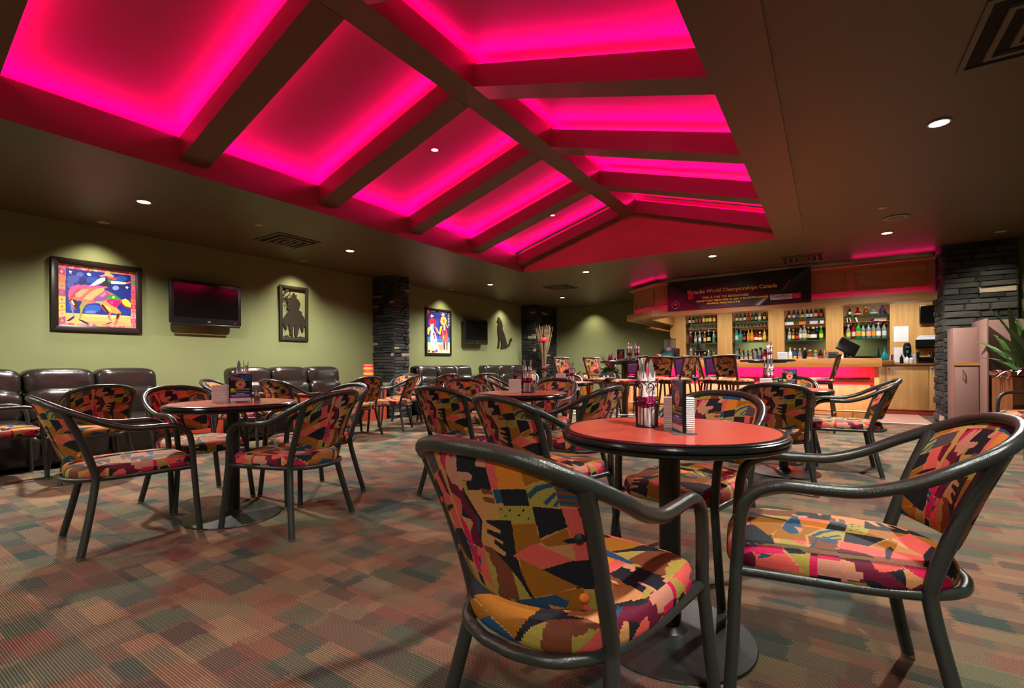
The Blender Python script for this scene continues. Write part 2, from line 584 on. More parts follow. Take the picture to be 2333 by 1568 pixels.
# border band a little proud of the ceiling, fascia boards
MB().box(X1, X1 + .33, Y0 - .33, Y1, CEIL - .012, CEIL).build('border_band', 'beam_paint', ceiling, smooth=False)
MB().box(X0 - .33, X0, Y0 - .33, Y1, CEIL - .006, CEIL).build('border_band', 'taupe_ceiling', ceiling, smooth=False)
MB().box(X0 - .03, X0, Y0, Y1, CEIL, 2.985).build('fascia', 'beam_paint', ceiling, smooth=False)
MB().box(X1, X1 + .03, Y0, Y1, CEIL, 2.985).build('fascia', 'beam_paint', ceiling, smooth=False)
gab = [(X0 - .3, CEIL + .01), (X1 + .3, CEIL + .01), (X1 + .3, 3.05), (XM, 3.75), (X0 - .3, 3.05)]
gab_in = [(X0, CEIL - .004), (X1, CEIL - .004), (X1, 3.10), (XM, 3.71), (X0, 3.10)]
MB().prism(gab_in, Y1 - .02, Y1 - .001, 'y').build('gable', 'gable_lit_paint', ceiling, smooth=False)
MB().prism(gab_in, Y0 + .001, Y0 + .02, 'y').build('gable', 'gable_lit_paint', ceiling, smooth=False)
# cove ledges behind the fascias and the backs of the coves
for s, xa, xb in ((-1, X0 - .30, X0 - .03), (1, X1 + .03, X1 + .30)):
    MB().box(xa, xb, Y0, Y1, 2.86, 2.90).build('cove_ledge', 'coffer_paint', ceiling, smooth=False)
    xo = xa if s < 0 else xb
    MB().box(min(xo, xo + s * .03), max(xo, xo + s * .03), Y0, Y1, 2.8, 3.2).build('cove_back', 'coffer_paint', ceiling, smooth=False)
RAF = [1.97 + 1.35 * k for k in range(-2, 5)]
def rr(i):
    y = RAF[i]
    return (y - .118, Y1 if i == len(RAF) - 1 else y + .118)
edges = [Y0] + [v for i in range(len(RAF)) for v in (RAF[i],)] + [Y1]
# sloping panels, one per bay and side
for i in range(len(edges) - 1):
    ya, yb = edges[i], edges[i + 1]
    if yb - ya < .12:
        continue
    for s in (0, 1):
        xe = X0 - .31 if s == 0 else X1 + .31
        ze = zb(X0) + .30 - SL * .31
        zm = 2.80 + SL * (XM - X0) + .30
        poly = [(xe, ze), (XM, zm), (XM, zm + .03), (xe, ze + .03)]
        MB().prism(poly, ya, yb, 'y').build('vault_panel', 'coffer_paint', ceiling, smooth=False)
hw = .12
MB().box(XM - hw, XM + hw, Y0, Y1, ZR, ZR + .22).build('ridge_beam', 'beam_paint', ceiling, smooth=False)
for i in range(len(RAF)):
    ya, yb = rr(i)
    for s in (0, 1):
        xe, xi = (X0, XM - hw) if s == 0 else (X1, XM + hw)
        poly = [(xe, zb(xe)), (xi, zb(xi)), (xi, zb(xi) + .19), (xe, zb(xe) + .19)]
        MB().prism(poly, ya, yb, 'y').build('rafter', 'beam_paint', ceiling, smooth=False)

def area(name, a, b, normal, power, width=.02, col=PINK):
    """thin strip light from a to b facing normal; power per metre"""
    a, b, n = Vector(a), Vector(b), Vector(normal).normalized()
    t = (b - a)
    L = t.length
    t.normalize()
    n = (n - t * n.dot(t)).normalized()
    z = -n
    y = z.cross(t).normalized()
    d = bpy.data.lights.new(name, 'AREA')
    d.shape = 'RECTANGLE'
    d.size = L
    d.size_y = width
    d.energy = power * L
    d.color = col
    o = bpy.data.objects.new(name, d)
    COL.objects.link(o)
    o.matrix_world = Matrix.Translation((a + b) / 2) @ Matrix((t, y, z)).transposed().to_4x4()
    return o

def led(a, b, normal, power, parent, width=.02):
    area('led_light', a, b, normal, power, width)
    return MB().beam(Vector(a) - Vector(normal).normalized() * .012, Vector(b) - Vector(normal).normalized() * .012, .018, .008).build('led_strip', 'led_strip', parent, smooth=False)

for i in range(len(RAF)):
    ya, yb = rr(i)
    for s in (0, 1):
        xe, xi = (X0 + .02, XM - hw - .02) if s == 0 else (X1 - .02, XM + hw + .02)
        for k, yy in ((-1, ya + .02), (1, yb - .02)):
            if i == len(RAF) - 1 and k == 1:
                continue
            led((xe, yy, zb(xe) + .21), (xi, yy, zb(xi) + .21), (0, k * .6, 1), P_LED, ceiling)
led((X0 - .10, Y0 + .02, 2.965), (X0 - .10, Y1 - .02, 2.965), (.45, 0, 1), P_LED * 1.3, ceiling)
led((X1 + .10, Y0 + .02, 2.965), (X1 + .10, Y1 - .02, 2.965), (-.45, 0, 1), P_LED * 1.3, ceiling)
for s in (-1, 1):
    led((XM + s * .08, Y0 + .02, ZR + .24), (XM + s * .08, Y1 - .02, ZR + .24), (s * .6, 0, 1), P_LED * .5, ceiling)

# ------------------------------------------------------------------ stone piers
def stone_meshes():
    out = []
    for k, mname in enumerate(('stone_a', 'stone_b', 'stone_c', 'stone_pale')):
        for j in range(2):
            r = random.Random(k * 10 + j)
            mb = MB()
            def q(x, y, z):
                return (x, y, z)
            f = .5
            vs = []
            for y, sx in ((0.5, .5), (-.28, .5), (-.5, .43)):
                for (cx, cz) in ((-1, -1), (1, -1), (1, 1), (-1, 1)):
                    g = sx + r.uniform(-.02, .02)
                    vs.append((cx * g, y + (r.uniform(-.12, .12) if y < -.4 else 0), cz * (g if y > -.4 else g * .9)))
            fs = [(8, 9, 10, 11)] + [(a + i, a + (i + 1) % 4, a + 4 + (i + 1) % 4, a + 4 + i) for a in (0, 4) for i in range(4)]
            mb.add(vs, fs)
            out.append(mb.mesh('stone', mname, smooth=False))
    return out
STONES = stone_meshes()
def stone_face(parent, p0, p1, z0, z1, nrm, hmin, hmax, lmin, lmax, seed, pale=.03):
    """courses of ledge stones on the vertical face from p0 to p1 (xy), outward normal nrm"""
    r = random.Random(seed)
    p0, p1 = Vector((*p0, 0)), Vector((*p1, 0))
    L = (p1 - p0).length
    t = (p1 - p0).normalized()
    n = Vector((*nrm, 0))
    rz = math.atan2(t.y, t.x)
    z = z0
    while z < z1 - .02:
        h = min(r.uniform(hmin, hmax), z1 - z)
        if z1 - z - h < hmin * .6:
            h = z1 - z
        u = 0.0
        while u < L - .005:
            w = r.uniform(lmin, lmax)
            if L - u - w < lmin * .6:
                w = L - u
            w = min(w, L - u)
            d = .05 + r.uniform(0, .03)
            idx = (6 + r.randrange(2)) if r.random() < pale else r.randrange(6)
            o = bpy.data.objects.new('stone', STONES[idx])
            COL.objects.link(o)
            c = p0 + t * (u + w / 2) + n * (d / 2 - .02)
            o.location = (c.x, c.y, z + h / 2)
            # local -y faces outward
            o.rotation_euler = (0, 0, rz if (Vector((math.sin(rz), -math.cos(rz), 0)).dot(n) > 0) else rz + math.pi)
            o.scale = (w * .985, d, h * .955)
            o.parent = parent
            u += w
        z += h
def pier(name, x0, x1, y0, y1, label, faces, hs, ls, seed, pale):
    i = .03
    c = struct(name, MB().box(x0 + i, x1 - i, y0 + i, y1, 0, CEIL), 'stone_core', label, smooth=False)
    c['category'] = 'pier'
    for k, f in enumerate(faces):
        if f == 'f': stone_face(c, (x0, y0 + i), (x1, y0 + i), 0, CEIL, (0, -1), *hs, *ls, seed + k, pale)
        if f == 'r': stone_face(c, (x1 - i, y0), (x1 - i, y1), 0, CEIL, (1, 0), *hs, *ls, seed + k, pale)
        if f == 'l': stone_face(c, (x0 + i, y0), (x0 + i, y1), 0, CEIL, (-1, 0), *hs, *ls, seed + k, pale)
    return c
pier('wall_pier', XL - .02, -6.80, 6.24, 6.63, 'dark ledgestone pier between the sofas', 'fr', (.042, .078), (.12, .32), 3, .05)
pier('wall_pier', XL - .02, -6.89, 11.63, YB, 'dark ledgestone pier in the far corner behind dried branches', 'fr', (.06, .10), (.14, .36), 13, .05)
pier('wall_pier', 1.415, 2.19, 9.29, 9.95, 'wide dark ledgestone pier at the end of the bar', 'fl', (.065, .115), (.16, .46), 23, .015)

# ------------------------------------------------------------------ recessed lights
def spot(loc, power, size=130, blend=.8, target=None, radius=.05, col=LIGHTC):
    d = bpy.data.lights.new('downlight_beam', 'SPOT')
    d.energy = power
    d.spot_size = math.radians(size)
    d.spot_blend = blend
    d.shadow_soft_size = radius
    d.color = col
    o = bpy.data.objects.new('downlight_beam', d)
    COL.objects.link(o)
    o.location = loc
    if target is not None:
        o.rotation_euler = (Vector(target) - Vector(loc)).to_track_quat('-Z', 'Y').to_euler()
    return o

def downlight(x, y, label, z=CEIL, r=.055, power=None, small=False, cat='ceiling light', group='recessed downlights'):
    t = thing('recessed_downlight', label, cat, (x, y, z), 0, group)
    ring = [(r * 1.28, -.004), (r * 1.22, -.010), (r * 1.02, -.010), (r, -.002), (r, .0)]
    MB().lathe(ring, 28).build('trim_ring', 'lamp_trim', t)
    MB().lathe([(r * .98, -.004), (r * .98, -.003)], 28).build('lamp_lens', 'lamp_on_small' if small else 'lamp_on', t)
    spot((x, y, z - .03), P_DOWN if power is None else power, 150 if not small else 100, .7)
    return t
downlight(-5.83, 1.99, 'glowing round downlight above the first leather sofa')
downlight(-5.86, 4.54, 'glowing round downlight between the square vent and the stone pier')
downlight(-5.93, 8.14, 'glowing round downlight near the round ceiling speaker over the third sofa')
downlight(-5.62, 10.82, 'small glowing downlight by the far corner vent')
downlight(-3.69, 8.05, 'glowing downlight just past the far left coffer corner')
downlight(-1.51, 8.04, 'glowing downlight between the coffer and the banner')
downlight(0.66, 7.94, 'glowing downlight on the bar side near the round speaker')
downlight(0.67, 4.50, 'largest glowing downlight, alone on the bar side ceiling')
# the same rows go on behind the photographer
for x, y, lb in ((0.66, 1.05, 'glowing downlight behind the viewpoint on the bar side'), (0.66, -1.6, 'glowing downlight behind the viewpoint farthest back on the bar side'), (-5.83, -.9, 'glowing downlight behind the viewpoint over the sofa wall'), (-3.0, -1.7, 'glowing downlight behind the viewpoint beyond the coffer')):
    downlight(x, y, lb, power=P_DOWN * .55)
def wash(x, y, tx, ty, label, power=None):
    t = thing('wall_washer', label, 'ceiling light', (x, y, CEIL), 0, 'small wall washers')
    MB().lathe([(.062, -.004), (.058, -.008), (.045, -.008), (.043, -.001)], 24).build('trim_ring', 'lamp_trim', t)
    MB().lathe([(.043, -.003), (.043, -.002)], 24).build('lamp_lens', 'lamp_on_small', t)
    spot((x, y, CEIL - .03), P_WASH if power is None else power, 105, 1.0, (tx, ty, 0.0), .05, (1.0, .88, .66))
for y, lb in ((2.01, 'small washer light over the bronco picture'), (4.56, 'small washer light over the rider silhouette'), (8.18, 'small washer light over the two riders picture'), (10.57, 'small washer light over the howling wolf')):
    wash(-7.05, y, -7.38, y, lb)
wash(-5.645, 12.45, -5.645, 12.86, 'small washer light on the end wall')
wash(1.9, 8.73, 1.9, 9.25, 'small washer light over the wide stone pier')
# little pot lights of the coffer
def slope_pt(px, py, side):
    from_cam = Vector((0, 0, 1))
    c, s = math.cos(-ROLL), math.sin(-ROLL)
    a, b = px - W_PX / 2 + .5, PP_Y - py
    a, b = a * c + b * s, -a * s + b * c
    d = Vector((-math.sin(YAW), math.cos(YAW), 0)) * F_PX + Vector((math.cos(YAW), math.sin(YAW), 0)) * a + Vector((0, 0, b))
    # panel plane z = 3.13 + SL*(x-X0) or mirrored
    k = SL if side == 0 else -SL
    xe = X0 if side == 0 else X1
    t = (3.095 - k * xe - 1.0) / (d.z - k * d.x)
    return from_cam + d * t
for px, py, sd, lb in ((990, 338, 0, 'tiny pot light in the pink panel of the sofa side vault'), (1258, 488, 0, 'tiny pot light in the far pink panel of the sofa side vault'), (1382, 196, 1, 'tiny pot light in the pink panel of the bar side vault')):
    p = slope_pt(px, py, sd)
    downlight(p.x, p.y, lb, p.z - .012, .035, 14, True)

# vents, speakers, sprinkler caps
def vent(x, y, label, s=.30, tilt=0):
    t = thing('ceiling_vent', label, 'vent', (x, y, CEIL), 0, 'square ceiling vents')
    MB().box(-s, s, -s, s, -.004, 0).build('backing', 'vent_dark', t, smooth=False)
    for k, a in enumerate((s, s * .72, s * .46, s * .2)):
        m = MB()
        w = .028
        z0 = -.022
        for (xa, xb, ya, yb) in ((-a, a, -a, -a + w), (-a, a, a - w, a), (-a, -a + w, -a + w, a - w), (a - w, a, -a + w, a - w)):
            m.box(xa, xb, ya, yb, z0 if k else -.012, -.004)
        m.build('louver_frame' if k else 'outer_frame', 'vent_metal', t, smooth=False)
vent(-6.09, 3.71, 'square ceiling vent between the first two downlights')
vent(-4.92, 9.37, 'square ceiling vent near the far green wall')
vent(-0.33, 9.10, 'square ceiling vent above the karaoke banner')
vent(0.98, 3.45, 'large square vent at the top edge on the bar side', .34)
def speaker(x, y, label):
    t = thing('ceiling_speaker', label, 'speaker', (x, y, CEIL), 0, 'round ceiling speakers')
    MB().lathe([(.125, -.003), (.122, -.010), (.105, -.012)], 32).build('rim', 'lamp_can', t)
    MB().lathe([(.104, -.010), (.06, -.014), (0, -.015)], 32).build('grille', 'vent_metal', t)
speaker(-5.95, 7.42, 'round ceiling speaker over the third sofa')
speaker(0.68, 7.16, 'round ceiling speaker on the bar side')
for x, y, lb in ((-5.68, 3.09, 'small sprinkler cap beside the first square vent'), (0.51, 6.64, 'small sprinkler cap on the bar side ceiling'), (-3.81, 8.12, 'small sprinkler cap past the coffer corner')):
    t = thing('sprinkler_cap', lb, 'sprinkler', (x, y, CEIL), 0, 'sprinkler caps')
    MB().lathe([(.035, -.001), (.033, -.007), (0, -.010)], 20).build('cover', 'lamp_trim', t)
    MB().lathe([(.042, 0), (.042, -.003), (.034, -.003)], 20).build('flange', 'lamp_trim', t)
# ================================================================== UPHOLSTERY PRINT
NAVY, PINKC, CORAL, ORANGE, PEACH, OCHRE, OLIVE, MAROON, BROWN, BLUE, ROSE = [srgb(*c) for c in (
    (24, 28, 36), (212, 22, 84), (224, 92, 84), (220, 128, 40), (204, 142, 88), (160, 98, 22), (168, 150, 66), (104, 14, 46), (122, 64, 40), (34, 76, 108), (206, 138, 116))]
FQ = inv_quad([(80, 150), (1030, 390), (1050, 1070), (330, 1000)])
FAB = [
 (NAVY, [(130,150),(330,140),(440,190),(490,250),(470,300),(540,320),(570,455),(390,450),(330,370),(250,330),(190,310),(120,290)]),
 (PEACH, [(60,170),(130,150),(160,260),(195,330),(200,460),(120,290)]),
 (PINKC, [(150,210),(200,170),(260,158),(300,185),(312,230),(290,330),(210,312),(178,300)]),
 (MAROON, [(190,315),(240,400),(300,420),(345,380),(370,500),(445,600),(432,720),(452,785),(330,755),(340,690),(385,640),(300,560),(240,470),(200,455)]),
 (ROSE, [(215,230),(240,203),(262,213),(272,255),(285,225),(315,220),(327,240),(315,300),(320,332),(420,345),(443,366),(430,392),(390,396),(340,382),(352,430),(330,452),(303,440),(290,400),(265,365),(252,407),(233,396),(225,350),(198,312)]),
 (OLIVE, [(345,385),(385,395),(395,500),(368,490)]),
 (CORAL, [(200,455),(240,470),(302,505),(300,545),(268,605),(238,592)]),
 (PINKC, [(238,592),(300,640),(342,720),(345,765),(262,735)]),
 (NAVY, [(302,548),(372,622),(272,602)]),
 (PEACH, [(275,602),(366,626),(330,684)]),
 (NAVY, [(340,455),(375,480),(472,626),(440,733),(418,722),(450,630),(350,505)]),
 (BLUE, [(430,590),(452,630),(432,690),(418,700),(425,640)]),
 (PEACH, [(390,452),(570,452),(602,622),(520,627),(490,682),(600,762),(562,784),(450,764),(440,722),(472,626),(380,492)]),
 (BROWN, [(490,440),(560,455),(575,480),(500,475)]), (BROWN, [(495,490),(575,500),(580,530),(510,520)]),
 (ROSE, [(470,290),(535,262),(535,325),(480,315)]),
 (CORAL, [(532,200),(590,230),(600,300),(612,445),(568,452),(545,330)]),
 (ORANGE, [(598,298),(726,300),(752,432),(608,447)]),
 (OCHRE, [(575,215),(730,255),(905,325),(862,362),(750,422),(724,300),(590,292)]),
 (NAVY, [(600,452),(752,440),(767,532),(630,542)]), (BLUE, [(570,452),(618,450),(626,525),(586,530)]),
 (OLIVE, [(592,547),(770,535),(802,627),(660,642),(600,622)]),
 (NAVY, [(600,555),(618,556),(608,570)]), (NAVY, [(650,560),(668,556),(660,572)]), (NAVY, [(724,556),(740,553),(733,570)]), (NAVY, [(626,592),(642,590),(632,604)]), (NAVY, [(700,585),(714,582),(706,598)]), (NAVY, [(745,598),(760,596),(752,610)]),
 (OLIVE, [(750,432),(882,358),(907,522),(765,532)]),
 (BLUE, [(752,475),(800,415),(880,378),(882,402),(812,442),(768,495)]), (BLUE, [(828,505),(886,430),(892,450),(842,520)]), (BLUE, [(870,520),(896,475),(900,495),(885,522)]),
 (BROWN, [(880,368),(1015,395),(1025,502),(902,512)]),
 (BLUE, [(888,410),(1000,392),(1002,412),(893,428)]), (BLUE, [(893,450),(1012,428),(1012,447),(898,468)]), (BLUE, [(900,484),(1015,468),(1015,482),(905,500)]),
 (NAVY, [(773,535),(907,530),(927,632),(800,704)]),
 (CORAL, [(905,518),(982,515),(1035,700),(1040,805),(958,824),(930,640)]), (MAROON, [(980,510),(1040,500),(1040,650),(1002,622)]),
 (OCHRE, [(658,640),(782,625),(802,722),(668,794)]), (OCHRE, [(798,718),(922,638),(944,722),(830,745)]),
 (NAVY, [(895,712),(940,690),(1030,686),(1030,700),(930,722)]),
 (NAVY, [(498,622),(662,618),(672,782),(692,862),(745,985),(650,882),(560,832),(508,768),(600,805),(616,790),(538,742),(545,722),(600,748),(602,733),(496,690),(498,668),(590,692),(592,673),(498,632)]),
 (CORAL, [(652,800),(780,728),(948,810),(820,868)]),
 (NAVY, [(798,862),(940,813),(1045,806),(1045,965),(960,952),(880,902)]),
 (OCHRE, [(688,808),(822,866),(965,942),(850,974),(748,995),(693,872)]),
 (BROWN, [(448,758),(520,768),(642,870),(672,1002),(600,1065),(542,1065),(498,962),(532,902)]),
 (CORAL, [(368,788),(452,768),(484,985),(380,922)]), (PINKC, [(278,738),(372,780),(378,915),(318,902)]),
 (BLUE, [(250,715),(310,745),(300,765),(262,745)]), (BLUE, [(265,760),(325,790),(318,812),(270,782)]), (BLUE, [(362,770),(385,772),(378,800)]), (BLUE, [(372,830),(400,820),(398,860),(384,872)]),
 (OLIVE, [(452,788),(492,798),(480,840),(528,870),(512,912),(533,952),(500,1018),(470,922)]),
 (OLIVE, [(378,930),(492,1000),(497,1045),(383,995)]), (NAVY, [(325,908),(378,930),(383,990),(330,965)]),
 (OLIVE, [(640,878),(742,992),(678,1004)]), (NAVY, [(655,875),(700,900),(760,1000),(735,990)]),
 (OCHRE, [(340,1000),(500,1020),(620,1062),(560,1080),(330,1060)]), (BLUE, [(400,1010),(480,1040),(530,1065),(430,1075)]),
 (OCHRE, [(848,972),(985,948),(985,1068),(757,1072),(922,1040)]),
 (OLIVE, [(598,1008),(642,1013),(690,1080),(650,1075)]), (OLIVE, [(985,985),(1050,975),(1050,1065),(985,1060)]), (CORAL, [(985,1000),(1020,1060),(985,1062)]),
 (BLUE, [(638,1014),(862,978),(924,1010),(912,1043),(850,1028),(828,1020),(842,1048),(757,1064),(722,1036),(700,1040),(722,1074),(680,1064)]),
 (OLIVE, [(120,290),(190,400),(215,480),(180,440)]), (ORANGE, [(140,420),(200,520),(230,640),(185,600)]), (NAVY, [(150,500),(180,600),(230,660),(300,850),(250,820)]),
]
FAB = [(c, [FQ(p) for p in poly]) for c, poly in FAB]
def fabric_colors(U, V, du=0.0, dv=0.0, flip=False, su=1.0, sv=1.0, swap=False):
    u, v = (V, U) if swap else (U, V)
    u = (1 - u if flip else u) * su + du
    v = v * sv + dv
    # the print repeats
    def tri(x):
        return np.mod(x, 1.0)
    return raster(FAB, tri(u), tri(v), PEACH)

def grid_mesh(name, fn, nu, nv, colors=None, material='fabric', smooth=True, closed_u=False):
    """fn(u,v arrays) -> xyz; one quad sheet"""
    u = np.linspace(0, 1, nu + 1)
    v = np.linspace(0, 1, nv + 1)
    U, V = np.meshgrid(u, v)
    X, Y, Z = fn(U, V)
    vs = np.stack([X.ravel(), Y.ravel(), Z.ravel()], 1)
    idx = np.arange((nu + 1) * (nv + 1)).reshape(nv + 1, nu + 1)
    fs = np.stack([idx[:-1, :-1].ravel(), idx[:-1, 1:].ravel(), idx[1:, 1:].ravel(), idx[1:, :-1].ravel()], 1)
    return vs, fs, colors

def sheets(name, parts, material='fabric'):
    """join several (verts, faces, face colours) into one mesh"""
    V, F, C, o = [], [], [], 0
    for vs, fs, cs in parts:
        V.append(vs); F.append(fs + o); C.append(cs); o += len(vs)
    V, F, C = np.concatenate(V), np.concatenate(F), np.concatenate(C)
    me = bpy.data.meshes.new(name)
    me.from_pydata(V.tolist(), [], F.tolist())
    set_print(me, C)
    bm = bmesh.new()
    bm.from_mesh(me)
    bmesh.ops.remove_doubles(bm, verts=bm.verts, dist=2e-5)
    bmesh.ops.recalc_face_normals(bm, faces=bm.faces)
    for f in bm.faces:
        f.smooth = True
    bm.to_mesh(me)
    bm.free()
    me.materials.append(M[material])
    return me

# ------------------------------------------------------------------ ARMCHAIR (front is +y)
RAIL_Z = .838
RAIL_R = [(.228, .25, .40), (.234, .236, .56), (.238, .205, .625), (.241, .14, .655), (.244, .04, .656), (.248, -.05, .660), (.254, -.15, .690), (.252, -.24, .735), (.226, -.328, .780), (.170, -.388, .815), (.088, -.420, .834), (0, -.429, RAIL_Z)]
def rail_top(u):
    """point of the rail above the backrest; u in -1..1 across the back"""
    pts = smooth_path([Vector(p) for p in RAIL_R], 8)[7 * 8 + 7:]      # from the side (u=1) to the middle (u=0)
    acc = [0.0]
    for a, b in zip(pts, pts[1:]):
        acc.append(acc[-1] + (b - a).length)
    d = (1 - abs(u)) * acc[-1]
    i = 0
    while i < len(pts) - 2 and acc[i + 1] < d:
        i += 1
    p = pts[i].lerp(pts[i + 1], (d - acc[i]) / max(1e-9, acc[i + 1] - acc[i]))
    return Vector((p.x * (1 if u >= 0 else -1), p.y, p.z))
def make_chair():
    t = thing('armchair', 'armchair', 'chair')
    full = smooth_path(RAIL_R + [(-x, y, z) for x, y, z in RAIL_R[-2::-1]], 6)
    MB().tube(full, .0175, 12).build('arm_rail', 'frame_metal', t)
    for s in (-1, 1):
        l = MB().tube([(s * .263, .272, .012), (s * .245, .26, .2), (s * .228, .25, .41)], .0172, 12).build('leg', 'frame_metal', t)
        MB().lathe([(.0175, 0), (.0185, .004), (.0175, .016)], 12, s * .2635, .2725).build('glide', 'glide', l)
        l = MB().tube(smooth_path([(s * .270, -.272, .012), (s * .236, -.232, .2), (s * .206, -.202, .37), (s * .206, -.205, .44), (s * .213, -.262, .62), (s * .226, -.326, .775)], 5), .0185, 12).build('leg', 'frame_metal', t)
        MB().lathe([(.0185, 0), (.0195, .004), (.0185, .016)], 12, s * .270, -.272).build('glide', 'glide', l)
    ring = [(.226, .25, .397), (.224, .1, .397), (.218, -.06, .397), (.196, -.19, .397), (.14, -.28, .397), (.06, -.318, .397), (0, -.323, .397)]
    MB().tube(smooth_path(ring + [(-x, y, z) for x, y, z in ring[-2::-1]], 6), .0145, 10).build('seat_ring', 'frame_metal', t)
    # seat cushion: D-shaped pad
    N = 320
    def outline(a):                       # a: angle; superellipse front, round back
        ca, sa = np.cos(a), np.sin(a)
        yy = np.where(sa > 0, .285, .300)
        e = np.where(sa > 0, .42, .78)
        x = .232 * np.sign(ca) * np.abs(ca) ** e
        y = yy * np.sign(sa) * np.abs(sa) ** e
        return x, y - .005
    def seat(rad_fn, z_fn, nv, uvk):
        u = np.linspace(0, 1, N + 1); v = np.linspace(0, 1, nv + 1)
        U, V = np.meshgrid(u, v)
        ox, oy = outline(U * 2 * np.pi)
        r = rad_fn(V)
        X, Y, Z = ox * r, oy * r, z_fn(V, ox * r, oy * r)
        vs = np.stack([X.ravel(), Y.ravel(), Z.ravel()], 1)
        idx = np.arange((N + 1) * (nv + 1)).reshape(nv + 1, N + 1)
        fs = np.stack([idx[:-1, :-1].ravel(), idx[:-1, 1:].ravel(), idx[1:, 1:].ravel(), idx[1:, :-1].ravel()], 1)
        cx, cy = vs[fs].mean(1)[:, 0], vs[fs].mean(1)[:, 1]
        cz = vs[fs].mean(1)[:, 2]
        k = (.47 - cz) * 1.0
        uu = (cx + np.sign(cx) * k * (np.abs(cx) > .15) + .25) / .50
        vv = (cy + np.sign(cy) * k * (np.abs(cy) > .2) + .30) / .46
        return vs, fs, fabric_colors(uu, vv, .13, .21, True)
    def zt(V, x, y):
        return .468 + .014 * np.cos(np.clip(x / .232, -1, 1) * np.pi / 2) * np.cos(np.clip(y / .30, -1, 1) * np.pi / 2) - .03 * np.clip((y - .2) / .1, 0, 1) ** 2
    prof = [(0, None), (.86, 0), (.95, -.010), (1.0, -.030), (1.0, -.052), (.965, -.072), (.90, -.074), (0.0, -.074)]
    rads = np.concatenate([np.linspace(0.0, .86, 95), np.array([.89, .92, .945, .965, .982, .994, 1.0, 1.0, .998, .99, .975, .95, .90, .5])])
    RI = np.linspace(0, 13, 40)
    drop = np.concatenate([np.zeros(95), np.array([-.001, -.003, -.006, -.010, -.016, -.024, -.032, -.042, -.052, -.060, -.067, -.072, -.074, -.074])])
    rads = np.concatenate([rads[:95], np.interp(RI, np.arange(14), rads[95:])]); drop = np.concatenate([drop[:95], np.interp(RI, np.arange(14), drop[95:])])
    nv = len(rads) - 1
    lin = np.linspace(0, 1, nv + 1)
    vs, fs, cs = seat(lambda V: np.interp(V, lin, rads), lambda V, x, y: np.where(np.interp(V, lin, drop) > -.07, zt(V, x, y), .468) + np.interp(V, lin, drop), nv, None)
    place(bpy.data.objects.new('seat', sheets('seat', [(vs, fs, cs)])), t)
    # backrest: curved pad hung from the rail
    NU, NV = 210, 170
    tops = np.array([rail_top(k)[:] for k in np.linspace(-.985, .985, 61)])
    tu = np.linspace(0, 1, 61)
    def back(off):
        def f(U, V):
            tx, ty, tz = np.interp(U, tu, tops[:, 0]), np.interp(U, tu, tops[:, 1]), np.interp(U, tu, tops[:, 2])
            w = U * 2 - 1
            bx = w * .198
            by = -.235 - .070 * np.cos(w * np.pi / 2)
            bz = .492 + .012 * np.abs(w) ** 3
            puff = np.sin(np.pi * np.clip(V, 0, 1)) ** .4 * np.cos(w * np.pi / 2 * .98) ** .35
            X = bx + (tx * .965 - bx) * V
            Y = by + (ty + .002 - by) * V + .012 * np.sin(np.pi * V)
            Z = bz + (tz - .012 - bz) * V
            nx, ny = np.sin(w * .75), np.cos(w * .75)
            d = off * puff
            return X - nx * d * .6, Y + ny * d, Z
        return f
    u = (np.arange(NU) + .5) / NU; v = (np.arange(NV) + .5) / NV
    U, V = np.meshgrid(u, v)
    a = grid_mesh('', back(.030), NU, NV)
    b = grid_mesh('', back(-.016), NU, NV)
    # seen from behind, the person's right is the viewer's right
    ca = fabric_colors(U.ravel(), V.ravel(), -.3, .05, True, 1.4)
    cb = fabric_colors(U.ravel(), V.ravel(), -.5, 0, False, 1.5)
    bo = place(bpy.data.objects.new('backrest', sheets('backrest', [(a[0], a[1], ca), (b[0], b[1], cb)])), t)
    # covered buttons on the outside
    f = back(-.016)
    for uu, vv, m in ((.06, .62, 'ribbon_red'), (.06, .16, 'leaf_plum'), (.94, .60, 'black_matte'), (.94, .12, 'shade_orange')):
        x, y, z = [float(c) for c in f(np.array(uu), np.array(vv))]
        n = Vector((x * .9, -.2, -.02)).normalized()
        bt = MB().lathe([(.011, 0), (.010, .004), (.006, .007), (0, .008)], 12).build('button', m, bo)
        bt.location = (x, y, z)
        bt.rotation_euler = n.to_track_quat('Z', 'Y').to_euler()
    return t
chair0 = make_chair()
_first = [True]
def chair(x, y, phi, label, group='patterned armchairs around the tables'):
    rz = math.radians(phi) - math.pi / 2
    if _first[0]:
        _first[0] = False
        c = chair0
        c.location = (x, y, 0); c.rotation_euler = (0, 0, rz); c['label'] = label; c['group'] = group
        return c
    return dup(chair0, (x, y, 0), rz, label, group)

# ------------------------------------------------------------------ ROUND TABLE
def make_table():
    t = thing('round_table', 'table', 'table')
    R = .395
    edge = [(R - .03, .716), (R - .012, .717), (R - .004, .722), (R - .004, .730), (R - .008, .733), (R - .002, .737), (R, .744), (R - .003, .751), (R - .009, .754), (R - .008, .757), (R - .015, .7605), (R - .028, .7612), (R - .03, .7605)]
    MB().lathe(edge, 72).build('edge_band', 'table_edge', t)
    MB().lathe([(R - .027, .722), (R - .027, .7608), (0, .7610)], 72).build('tabletop', 'table_red', t)
    MB().lathe([(.038, .015), (.038, .715)], 28).build('pole', 'base_metal', t)
    MB().lathe([(.038, .70), (.13, .712), (.13, .718)], 28).build('mounting_plate', 'base_metal', t)
    MB().lathe([(.285, 0), (.29, .004), (.287, .010), (.10, .020), (.06, .026), (.042, .045)], 48).build('base', 'base_metal', t)
    return t
table0 = make_table()
